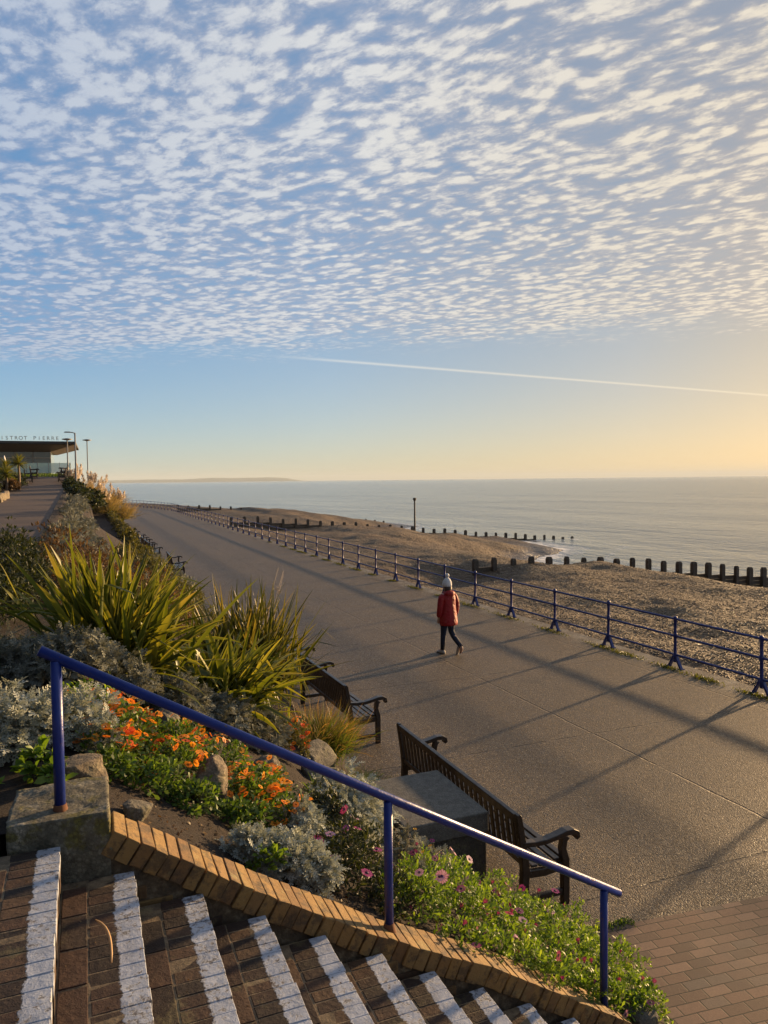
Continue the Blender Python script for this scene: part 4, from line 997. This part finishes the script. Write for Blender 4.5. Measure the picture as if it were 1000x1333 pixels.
# ---- flax
flax('large green flax with broad sword leaves, leftmost and nearest of the three', (.22, 7.25, zb_(.22, 7.25)), 520, (.85, 1.48), (.038, .072), (0, 22, 86), G_FLAX, 5, rb=.17)
flax('arching yellow green flax spilling right above the grass tuft', (1.18, 7.7, zb_(1.18, 7.7)), 330, (.8, 1.35), (.036, .066), (8, 42, 86), G_FLAX, 9, azr=(-2.2, .6), rb=.16, kink=.2)
fx = flax('tall dark narrow leaved flax beside the promenade bench', (2.15, 10.5, zb_(2.15, 10.5)), 420, (1.1, 1.85), (.03, .05), (0, 15, 62), G_FLAXD, 14, rb=.24, kink=.1, curve=(.05, .5))
m_ = MB(); rr = random.Random(4)
for k in range(9):
    a = rr.uniform(-1.5, 1.2); L_ = rr.uniform(1.5, 2.1); x_, y_ = rr.uniform(0, .4), rr.uniform(-.3, .3); tl = rr.uniform(.15, .5)
    pts = [(x_ + math.cos(a) * L_ * t_ ** 1.6 * tl, y_ + math.sin(a) * L_ * t_ ** 1.6 * tl, L_ * t_ * (1 - .12 * t_)) for t_ in [i / 6 for i in range(7)]]
    m_.tube(pts, [.005, .005, .004, .004, .003, .003, .002], 5)
    for i in range(14):
        t_ = rr.uniform(.6, 1); p = pts[int(t_ * 6) if t_ < 1 else 6]; m_.tube([p, (p[0] + rr.uniform(-.05, .07), p[1] + rr.uniform(-.05, .05), p[2] + rr.uniform(-.03, .06))], .002, 4)
m_.build('seed_stalks', pmat('pale seed stalk', (.4, .3, .19), .7)[0], fx)

# ---- grasses
tuft('bushy grass tuft with pinkish dry tips beside the second bench', (2.55, 8.55, zb_(2.55, 8.55) - .02), 1500, (.40, .68), (.005, .010), 26, G_GRASS, 3, rb=.17)
tuft('small green grass tuft below the second bench', (2.62, 7.35, zb_(2.62, 7.35)), 520, (.18, .32), (.004, .008), 30, G_TUFT, 4, rb=.11)
tuft('tiny grass clump between the rocks under the handrail', (1.85, 6.2, zb_(1.85, 6.2)), 60, (.15, .28), (.006, .010), 35, G_TUFT, 5, rb=.03)
tuft('weed sprouting from the joint left of the top step', (-.42, 2.62, 2.36), 26, (.05, .12), (.006, .012), 45, G_TUFT, 6, rb=.02, name='weed', cat='weed')

# ---- silver ragwort
SG = 'silver ragwort clumps in the bed'
plant('silver_ragwort', 'wide silvery ragwort clump left of the top handrail post', 'plant', [B(-.48, 4.75, .30, .27, .26), B(-.12, 4.9, .24, .22, .22), B(-.75, 4.9, .25, .25, .24), B(.06, 4.72, .14, .14, .12)], 3600, 'lace', (.05, .085), G_SILVER, SG, 7, .5, .9, seed=21)
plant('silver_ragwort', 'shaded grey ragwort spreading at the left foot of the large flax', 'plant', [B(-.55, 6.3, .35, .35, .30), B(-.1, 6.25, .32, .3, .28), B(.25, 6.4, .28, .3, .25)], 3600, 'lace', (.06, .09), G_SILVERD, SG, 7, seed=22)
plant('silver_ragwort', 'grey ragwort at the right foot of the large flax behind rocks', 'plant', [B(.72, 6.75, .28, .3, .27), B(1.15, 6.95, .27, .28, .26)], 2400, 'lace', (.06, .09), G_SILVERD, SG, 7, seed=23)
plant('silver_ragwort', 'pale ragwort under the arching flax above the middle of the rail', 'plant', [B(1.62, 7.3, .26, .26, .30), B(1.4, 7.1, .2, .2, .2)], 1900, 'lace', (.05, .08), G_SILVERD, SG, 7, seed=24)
plant('silver_ragwort', 'low ragwort mound right against the brick coping', 'plant', [B(.98, 3.93, .21, .16, .14), B(1.14, 3.90, .15, .13, .12), B(.80, 3.95, .14, .13, .11)], 2600, 'lace', (.04, .065), G_SILVER, SG, 7, seed=25)
plant('silver_ragwort', 'small upright ragwort shoot between orange flowers and the purple daisy bush', 'plant', [B(1.26, 4.5, .12, .12, .20)], 700, 'lace', (.045, .07), G_SILVER, SG, 7, seed=26)
plant('silver_ragwort', 'tall silver ragwort bush behind the middle handrail post', 'plant', [B(1.78, 5.2, .25, .25, .34, .5), B(1.95, 5.45, .24, .24, .28, .5), B(1.62, 5.0, .16, .16, .24, .5)], 3200, 'lace', (.05, .085), G_SILVER, SG, 7, seed=27)
plant('silver_ragwort', 'straggly ragwort with yellow buttons beside the stone plinth', 'plant', [B(2.15, 5.75, .24, .26, .24, .4), B(2.35, 6.25, .2, .26, .22, .4)], 1700, 'lace', (.045, .075), G_SILVER, SG, 7, seed=28, flowers=[(9, .020, ['button'], .5)], stems=(16, .004, .05, M_TWIG))
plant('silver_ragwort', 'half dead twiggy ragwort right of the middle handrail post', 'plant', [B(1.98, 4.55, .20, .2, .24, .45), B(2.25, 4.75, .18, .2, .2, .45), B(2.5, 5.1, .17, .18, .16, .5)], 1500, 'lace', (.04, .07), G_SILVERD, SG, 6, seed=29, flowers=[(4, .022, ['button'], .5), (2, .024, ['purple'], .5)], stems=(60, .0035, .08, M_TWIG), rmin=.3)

# ---- orange daisies
OG = 'orange daisy clumps'
FLO = ['orange', 'orange', 'amber', 'red']
plant('orange_daisy', 'widest clump of orange daisies, right of the stone block behind the bare soil', 'plant', [B(.18, 5.05, .24, .24, .20), B(.50, 5.15, .27, .26, .20), B(.85, 5.45, .24, .25, .18), B(.42, 4.72, .26, .2, .16), B(.1, 4.65, .18, .18, .14)], 4200, 'spoon', (.035, .06), G_GREEN, OG, 6, .5, .8, seed=31, flowers=[(100, .029, FLO, .25)], fclump=34, more=(130, .026, ['orange', 'amber']) )
plant('orange_daisy', 'bushy orange daisy clump right of the pointed rock', 'plant', [B(1.02, 5.0, .24, .24, .19), B(1.08, 4.62, .22, .2, .17), B(.9, 4.72, .2, .2, .16), B(1.2, 5.3, .2, .2, .16)], 3600, 'spoon', (.035, .06), G_GREEN, OG, 6, .5, .8, seed=32, flowers=[(100, .028, ['orange', 'amber', 'orange'], .2)], fclump=30, more=(90, .026, ['orange', 'amber']))
plant('orange_daisy', 'narrow upright clump of reddish orange daisies left of the pinkish grass', 'plant', [B(1.98, 7.35, .15, .17, .27, .6)], 1000, 'spoon', (.035, .05), G_OLIVE, OG, 6, .6, .7, seed=33, flowers=[(34, .030, ['red', 'orange'], .1)])
plant('orange_daisy', 'light green leafy clump with a few orange daisies behind the top post', 'plant', [B(-.02, 5.35, .22, .2, .15), B(.12, 5.15, .16, .16, .12)], 1400, 'spoon', (.04, .065), G_BRIGHT, OG, 6, .5, .8, seed=34, flowers=[(6, .028, ['orange', 'red'], .5)])
plant('leafy_plant', 'low green leaves edging the bare soil below the widest orange clump', 'plant', [B(.30, 4.42, .20, .14, .10), B(.55, 4.40, .18, .14, .10), B(.10, 4.4, .12, .12, .09), B(.82, 4.42, .16, .14, .09)], 1800, 'spoon', (.04, .065), G_GREEN, None, 6, .4, .9, seed=35)
plant('leafy_plant', 'young light green seedling left of the top handrail post', 'plant', [B(-.24, 4.32, .10, .10, .10, .5), B(-.16, 4.15, .06, .06, .06)], 170, 'oval', (.04, .07), G_BRIGHT, None, 5, .7, .7, seed=36)
plant('leafy_plant', 'tiny sprig on bare soil at the far left edge', 'plant', [B(-.47, 4.15, .04, .04, .04, .6)], 18, 'oval', (.04, .06), G_BRIGHT, None, 5, .8, .6, seed=37)
plant('leafy_plant', 'small green shoot growing through the low ragwort mound', 'plant', [(.86, 3.80, zb_(.86, 3.8) + .08, .10, .05, .06)], 120, 'oval', (.03, .05), G_BRIGHT, None, 5, .7, .7, seed=38)
plant('purple_daisy', 'dark green bush with scattered purple daisies left of the middle post', 'plant', [B(1.38, 4.12, .24, .22, .22), B(1.55, 4.45, .22, .22, .22), B(1.50, 4.9, .18, .2, .24, .6), B(1.62, 3.95, .18, .16, .16)], 4200, 'narrow', (.03, .05), G_DARK, 'purple daisy plants', 6, .5, .9, seed=41, flowers=[(11, .036, ['purple', 'purple', 'pink'], .3)])
BL = [(1.78, 3.98, .20), (1.95, 4.25, .22), (2.15, 4.0, .22), (2.2, 4.4, .22), (2.4, 4.7, .20), (2.5, 4.15, .24), (2.65, 4.5, .22), (2.85, 4.0, .22), (2.95, 4.35, .24), (3.15, 4.0, .2), (3.25, 4.45, .22), (3.45, 4.15, .2), (3.4, 4.5, .15), (3.3, 3.85, .16), (3.05, 4.7, .17), (2.35, 3.85, .17), (2.7, 3.82, .14)]
plant('purple_daisy', 'broad bright green carpet of purple daisies beside the lowest handrail post', 'plant', [B(x, y, r_ * 1.05, r_, r_ * 1.0, .45) for x, y, r_ in BL] + [(x, 3.66, cpz(x) + .01, .17, .12, .085) for x in (1.95, 2.15, 2.35, 2.55, 2.75, 2.95, 3.15)] + [(x, 3.58, cpz(x) - .01, .16, .11, .10) for x in (2.45, 2.7, 2.95, 3.2)] + [(3.42, 3.8, .22, .13, .18, .17)], 18000, 'spoon', (.028, .048), G_BRIGHT, 'purple daisy plants', 7, .6, .8, seed=42, flowers=[(74, .030, ['bud', 'bud', 'purple'], .15), (24, .036, ['pink', 'purple'], .15)])

# ---- rocks
def rock(label, x, y, dims, seed, mat='rock', rz=0., up=.25, group='rockery stones', boxy=.55):
    o = rock_mesh('rock', dims, MAT[mat], seed, sub=4, amp=.10, loc=(x, y, zb_(x, y) + dims[2] * up), rz=R(rz), boxy=boxy, fine=.012); tag(o, label, 'rock', group); return o
rock('pointed pale rock standing between the two orange daisy clumps', .69, 4.62, (.24, .22, .32), 22, rz=20, up=.42)
rock('squared brown rock behind the widest orange clump, nearest the handrail post', .20, 5.62, (.26, .2, .22), 5, rz=-15, boxy=.75)
rock('square brown rock just right of the squared one behind the orange daisies', .58, 6.05, (.2, .2, .22), 6, 'greyrock', 10, boxy=.75)
rock('long tilted rock under the handrail right of the widest orange clump', 1.33, 5.85, (.24, .22, .30), 7, rz=30, boxy=.7)
rock('flat grey stone by the foot of the pinkish grass', 2.15, 7.05, (.36, .3, .22), 9, 'greyrock', 10)
rock('large dark boulder against the pinkish grass tuft', 2.30, 7.75, (.42, .36, .34), 10, 'greyrock', 40)
rock('brown rock under the rail beside the small green tuft', 2.05, 6.55, (.34, .3, .22), 12, 'greyrock', 0)
rock('half buried dark stone beside the top end of the coping', .22, 3.92, (.17, .13, .13), 13, 'greyrock', 15, up=.3)
rock('reddish flat stone behind the mossy block', -.02, 4.22, (.24, .18, .14), 14, 'rock', 5, boxy=.85)
rock('grey stone at the far left edge below the shaded ragwort', -.80, 5.75, (.3, .3, .3), 15, 'greyrock', 25)
rock('small grey stone at the left edge by the silver clump', -.68, 4.35, (.2, .2, .16), 16, 'greyrock', 0)
rock('small stone hidden among leaves below the tall ragwort bush', 1.62, 5.55, (.22, .2, .2), 17, 'greyrock', 60)

# ---- moss and grit along the railing foot
rng = np.random.RandomState(77); n = 6500; c_ = np.concatenate([9.6 + 2.09 * np.arange(-1, 17), rng.uniform(7, 50, 8)]); i = rng.randint(0, 26, n)
px_ = 11.05 + rng.normal(size=n) * .07; py_ = c_[i] + rng.normal(size=n) * rng.uniform(.08, .42, 26)[i]
V, F, e, t_, k = blades(np.stack([px_, py_, np.zeros(n)], 1), rng.uniform(0, 6.28, n), rng.uniform(.2, 1.1, n), rng.uniform(.02, .065, n), rng.uniform(.01, .022, n), rng.uniform(0, 1, n), rng, 3, .1)
o = np_mesh('moss', V, F, m_leaf('moss', [(0, (.05, .06, .01)), (1, (.15, .16, .02))], .4), {'rnd': np.repeat(rng.random(n), k)}); tag(o, 'tufts of green moss along the foot of the blue railing', 'moss', kind='stuff')
n = 500; px_ = rng.uniform(3.7, 4.4, n); py_ = np.interp(px_, [3.4, 4.3, 5.4], [5.16, 5.09, 4.97]) + rng.normal(size=n) * .03
V, F, e, t_, k = blades(np.stack([px_, py_, np.zeros(n)], 1), rng.uniform(0, 6.28, n), rng.uniform(.2, 1.1, n), rng.uniform(.015, .04, n), rng.uniform(.006, .014, n), rng.uniform(0, 1, n), rng, 3, .1)
o = np_mesh('weeds', V, F, G_TUFT, {'rnd': np.repeat(rng.random(n), k), 'edge': e}); tag(o, 'low weeds in the joint between tarmac and block paving', 'weeds', kind='stuff')

# ---- shrubs farther along the bank
SH = 'shrubs along the bank'
def sh(label, blobs, n, leaf, size, mat, seed, name='shrub', cat='shrub', **kw): return plant(name, label, cat, blobs, n, leaf, size, mat, kw.pop('group', SH), kw.pop('nper', 6), kw.pop('up', .5), kw.pop('spread', 1.), seed=seed, **kw)
sh('dark green shrub at the left edge of the upper path behind the large flax', [B(-.78, 10.2, .42, .7, .60), B(-.9, 11.4, .45, .8, .72), B(-.85, 9.2, .3, .5, .4)], 9000, 'narrow', (.05, .08), G_DARK, 51)
sh('brown leaved shrub directly behind the large flax', [B(.05, 10.8, .65, .8, .80), B(.6, 11.2, .6, .8, .78), B(-.35, 12.6, .55, .9, .80), B(.9, 12.8, .7, 1., .75), B(.1, 14.5, .7, 1., .6), B(1.3, 13.8, .6, 1., .5)], 13000, 'narrow', (.05, .085), G_BROWN, 52, stems=(40, .006, .05, M_TWIG))
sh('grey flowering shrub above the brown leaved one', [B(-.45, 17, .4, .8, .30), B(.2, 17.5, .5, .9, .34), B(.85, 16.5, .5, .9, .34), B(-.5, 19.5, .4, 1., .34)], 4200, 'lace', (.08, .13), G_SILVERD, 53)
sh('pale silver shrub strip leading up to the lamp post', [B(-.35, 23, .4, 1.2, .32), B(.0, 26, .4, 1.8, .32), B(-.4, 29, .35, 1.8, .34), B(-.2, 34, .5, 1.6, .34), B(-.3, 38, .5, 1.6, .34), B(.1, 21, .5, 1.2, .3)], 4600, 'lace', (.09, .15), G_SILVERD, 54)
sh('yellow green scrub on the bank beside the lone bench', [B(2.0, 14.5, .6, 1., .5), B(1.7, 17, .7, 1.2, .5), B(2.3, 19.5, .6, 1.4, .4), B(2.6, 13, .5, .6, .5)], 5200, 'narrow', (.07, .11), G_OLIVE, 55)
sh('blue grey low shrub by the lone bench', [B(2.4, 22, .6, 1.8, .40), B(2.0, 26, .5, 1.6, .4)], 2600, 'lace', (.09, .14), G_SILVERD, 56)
sh('mixed olive shrub below the shaded terrace', [B(1.7, 22, .7, 2, .4), B(1.5, 26, .7, 2., .35), B(2.2, 30, .4, 2., .35)], 4800, 'narrow', (.10, .15), G_OLIVE, 57)
sh('clipped hedge with sunlit stones along the bench row', [(2.18 + .1 * math.sin(y_), y_, .62, .30, 1.4, .86 + .1 * math.sin(y_ * 2.3)) for y_ in np.arange(37.5, 68, 1.6)], 9000, 'oval', (.09, .15), G_OLIVE, 58, name='hedge', cat='hedge', group=None, spread=.8)
sh('dense dark green shrub beside the arm headed lamp post', [B(-.2, 44, .7, 1.6, .62), B(.5, 47, .8, 1.6, .8), B(-.5, 49, .5, 1.6, .55), B(-.6, 54, .5, 2, .5)], 5500, 'oval', (.12, .18), G_DARK, 59)
tuft('golden yellow grass clump before the pampas plumes', (1.6, 71, zb_(1.6, 71) - .1), 1500, (1.0, 1.7), (.02, .04), 30, G_STRAW, 61, rb=.7, seg=4)
tuft('short straw coloured grasses in front of the grey flowering shrub', (-.35, 14.2, zb_(-.35, 14.2)), 500, (.35, .62), (.008, .014), 18, G_STRAW, 62, rb=.28, seg=4)
def pampas(x, y, z, n, seed, label):
    rng = np.random.RandomState(seed); root = empty('pampas_grass', (x, y, z), 0, label, 'pampas grass', 'pampas grass clumps'); tuft(None, (x, y, z), 700, (1.2, 2.0), (.02, .035), 30, G_STRAW, seed + 1, rb=.5, root=root, seg=4)
    for k in range(n):
        a = rng.uniform(0, 6.28); ln = rng.uniform(0, .32); H_ = rng.uniform(1.9, 2.9); b_ = np.array([rng.normal() * .35, rng.normal() * .35, 0]); d = unit(np.array([math.cos(a) * ln, math.sin(a) * ln, 1.]))
        N = 130; s_ = rng.random(N); w_ = .11 * np.sin(np.clip(s_ * 1.1 + .08, 0, 1) * math.pi) ** .6; pos = b_ + d * (H_ - .75 + .75 * s_)[:, None] + rng.normal(size=(N, 3)) * w_[:, None] * .55
        dd = unit(rng.normal(size=(N, 3)) * .45 + d + np.array([-.25, -.1, 0])); T, F = TPL['narrow']
        V, FF, rv = scatter(T, F, pos, dd, unit(rng.normal(size=(N, 3))), rng.uniform(.10, .20, N), np.zeros(N), rng.random(N)); np_mesh('plume', V, FF, G_PLUME, {'rnd': rv}, parent=root)
pampas(-.35, 62, 2.6, 16, 71, 'pampas grass clump with pale plumes, leftmost beside the lamp')
pampas(1.6, 68, 1.3, 18, 72, 'middle pampas clump with the densest pale plumes')
pampas(3.0, 71, .6, 14, 73, 'right pampas clump with plumes against the sea')
pampas(.9, 70, 2.0, 14, 74, 'pampas clump rising behind the others')

# ---- planting left of the upper path
def zl(x, y): return float(pz(y))
def cordyline(x, y, z, h, seed, label):
    root = empty('cabbage_palm', (x, y, z), 0, label, 'palm', 'cabbage palms left of the upper path'); m = MB(); m.tube([(0, 0, 0), (.03, 0, h * .5), (0, .03, h)], [.09, .07, .06], 8); m.build('trunk', M_TWIG, root)
    rng = np.random.RandomState(seed); n = 170; base = np.zeros((n, 3)) + np.array([0, .03, h - .03]); az = rng.uniform(0, 6.28, n)
    V, F, e, t_, k = blades(base, az, np.radians(rng.uniform(5, 115, n)), rng.uniform(.5, .8, n), rng.uniform(.03, .05, n), rng.uniform(.1, .7, n), rng, 5, .15); np_mesh('crown', V, F, G_FLAX, {'rnd': np.repeat(rng.random(n), k), 'edge': e, 'vary': e * 0 + .3}, parent=root); return root
cordyline(-3.55, 50.5, zl(0, 50.5), 1.55, 81, 'cabbage palm with the fullest round crown in front of the restaurant windows')
cordyline(-4.25, 50, zl(0, 50), 1.35, 82, 'cabbage palm at the left frame edge below the parasol')
cordyline(-3.95, 47, zl(0, 47), 1.0, 83, 'short cabbage palm between the two taller palms')
sl_ = 'shrubs left of the upper path'
def BL_(x, y, rx, ry, rz): return (x, y, zl(x, y) + rz * .4, rx, ry, rz)
sh('dark shrub mass under the cabbage palms', [BL_(-4.4, 49, .8, 1.4, .75), BL_(-4.9, 46, .8, 1.5, .8), BL_(-3.7, 52, .5, 1.2, .7)], 3600, 'oval', (.10, .15), G_DARK, 84, group=sl_)
sh('round straw coloured grass mound by the lower left bench', [BL_(-3.75, 47.6, .42, .7, .45)], 1600, 'narrow', (.12, .2), G_BROWN, 85, group=sl_, up=1.)
sh('green plants spilling over the stone planter edge', [BL_(-3.95, 38.5, .5, 1.2, .45), BL_(-4.4, 36.5, .5, 1.2, .5)], 2000, 'oval', (.08, .13), G_OLIVE, 86, group=sl_)
for k, (y_, lb) in enumerate(((36.2, 'nearest stone of the planter edge left of the upper path'), (37.6, 'middle stone of the planter edge left of the upper path'), (39.2, 'far stone of the planter edge left of the upper path'))):
    o = rock_mesh('edging_stone', (.45, 1.1, .55), MAT['rock'], 20 + k, sub=3, amp=.06, loc=(-3.42, y_, zl(0, y_) + .12), boxy=.7); tag(o, lb, 'stone', 'stones edging the planter')
# turf bank under the restaurant terrace
n = 5000; rng = np.random.RandomState(5); px_ = rng.uniform(-7, -.6, n); py_ = rng.uniform(66, 80, n); zz = 4.42 + (py_ - 66) * .02
V, F, e, t_, k = blades(np.stack([px_, py_, zz], 1), rng.uniform(0, 6.28, n), rng.uniform(0, .8, n), rng.uniform(.12, .32, n), rng.uniform(.03, .06, n), rng.uniform(0, 1, n), rng, 2, .1)
o = np_mesh('grass', V, F, G_TUFT, {'rnd': np.repeat(rng.random(n), k), 'edge': e}); tag(o, 'green grass bank below the glass balustrade', 'grass', kind='stuff')

# ---- dead leaves and crumbs of earth on the bare soil and along the coping
rng = np.random.RandomState(9); n = 1500; px_ = rng.uniform(.0, 3.3, n); py_ = 3.66 + np.abs(rng.normal(size=n)) * .45; k_ = rng.random(n) < .3; py_[k_] = rng.uniform(4, 8, k_.sum()); pos = np.stack([px_, py_, zsoil(px_, py_) + .008], 1)
T, F = TPL['oval']; V, FF, rv = scatter(T, F, pos, unit(rng.normal(size=(n, 3)) * np.array([1, 1, .25])), unit(rng.normal(size=(n, 3)) * .3 + np.array([0, 0, 1.])), rng.uniform(.010, .032, n), rng.uniform(0, .8, n), rng.random(n))
o = np_mesh('leaf_litter', V, FF, G_BROWN, {'rnd': rv}); tag(o, 'dead leaves and crumbs scattered over the bare soil', 'leaf litter', kind='stuff')
n = 260; pos = []
while len(pos) < n:
    k = rng.randint(0, 9); x_ = NOSE0 + RUN * k - rng.uniform(.0, .28) ** 1.; pos.append((x_, rng.uniform(1.2, 3.38), TOP0 - RISE * k + .003))
V, FF, rv = scatter(T, F, np.array(pos), unit(rng.normal(size=(n, 3)) * np.array([1, 1, .1])), unit(rng.normal(size=(n, 3)) * .15 + np.array([0, 0, 1.])), rng.uniform(.004, .014, n), rng.uniform(0, .5, n), rng.random(n))
o = np_mesh('grit', V, FF, G_BROWN, {'rnd': rv}); tag(o, 'grit and leaf crumbs lying on the brick steps', 'grit', kind='stuff')

# ---- loose pebbles lying on the near shingle
rng = np.random.RandomState(31); n = 46000; yy_ = 4 + 32 * rng.random(n) ** 1.35; xx_ = 11.75 + (8 + .35 * yy_) * rng.random(n) ** 1.3
T = np.array([(1, 0, 0), (.3, .9, .1), (-.8, .5, 0), (-.7, -.6, .05), (.35, -.85, 0), (.1, .05, .55), (0, 0, -.4)]); F = np.array([(0, 1, 5), (1, 2, 5), (2, 3, 5), (3, 4, 5), (4, 0, 5), (1, 0, 6), (2, 1, 6), (3, 2, 6), (4, 3, 6), (0, 4, 6)])
sc_ = rng.uniform(.010, .034, (n, 1)) * rng.uniform(.6, 1.2, (n, 3)); pos = np.stack([xx_, yy_, zbeach(xx_, yy_) + sc_[:, 2] * .25], 1)
nr = unit(rng.normal(size=(n, 3)) * .35 + np.array([0, 0, 1.])); V, FF, rv = scatter(T, F, pos, unit(rng.normal(size=(n, 3)) * np.array([1, 1, .1])), nr, sc_, np.zeros(n), rng.random(n))
mp_, tp_, bp_ = pmat('pebbles', (.2, .15, .1), .6); tp_.put(bp_.inputs['Base Color'], tp_.ramp(attr(tp_, 'rnd'), [(0, (.05, .035, .022)), (.3, (.12, .085, .05)), (.6, (.20, .145, .085)), (.85, (.30, .23, .15)), (.97, (.50, .44, .34)), (1, (.6, .56, .48))]))
o = np_mesh('pebbles', V, FF, mp_, {'rnd': rv}); tag(o, 'loose brown and cream pebbles on the beach beside the railing', 'pebbles', kind='stuff')
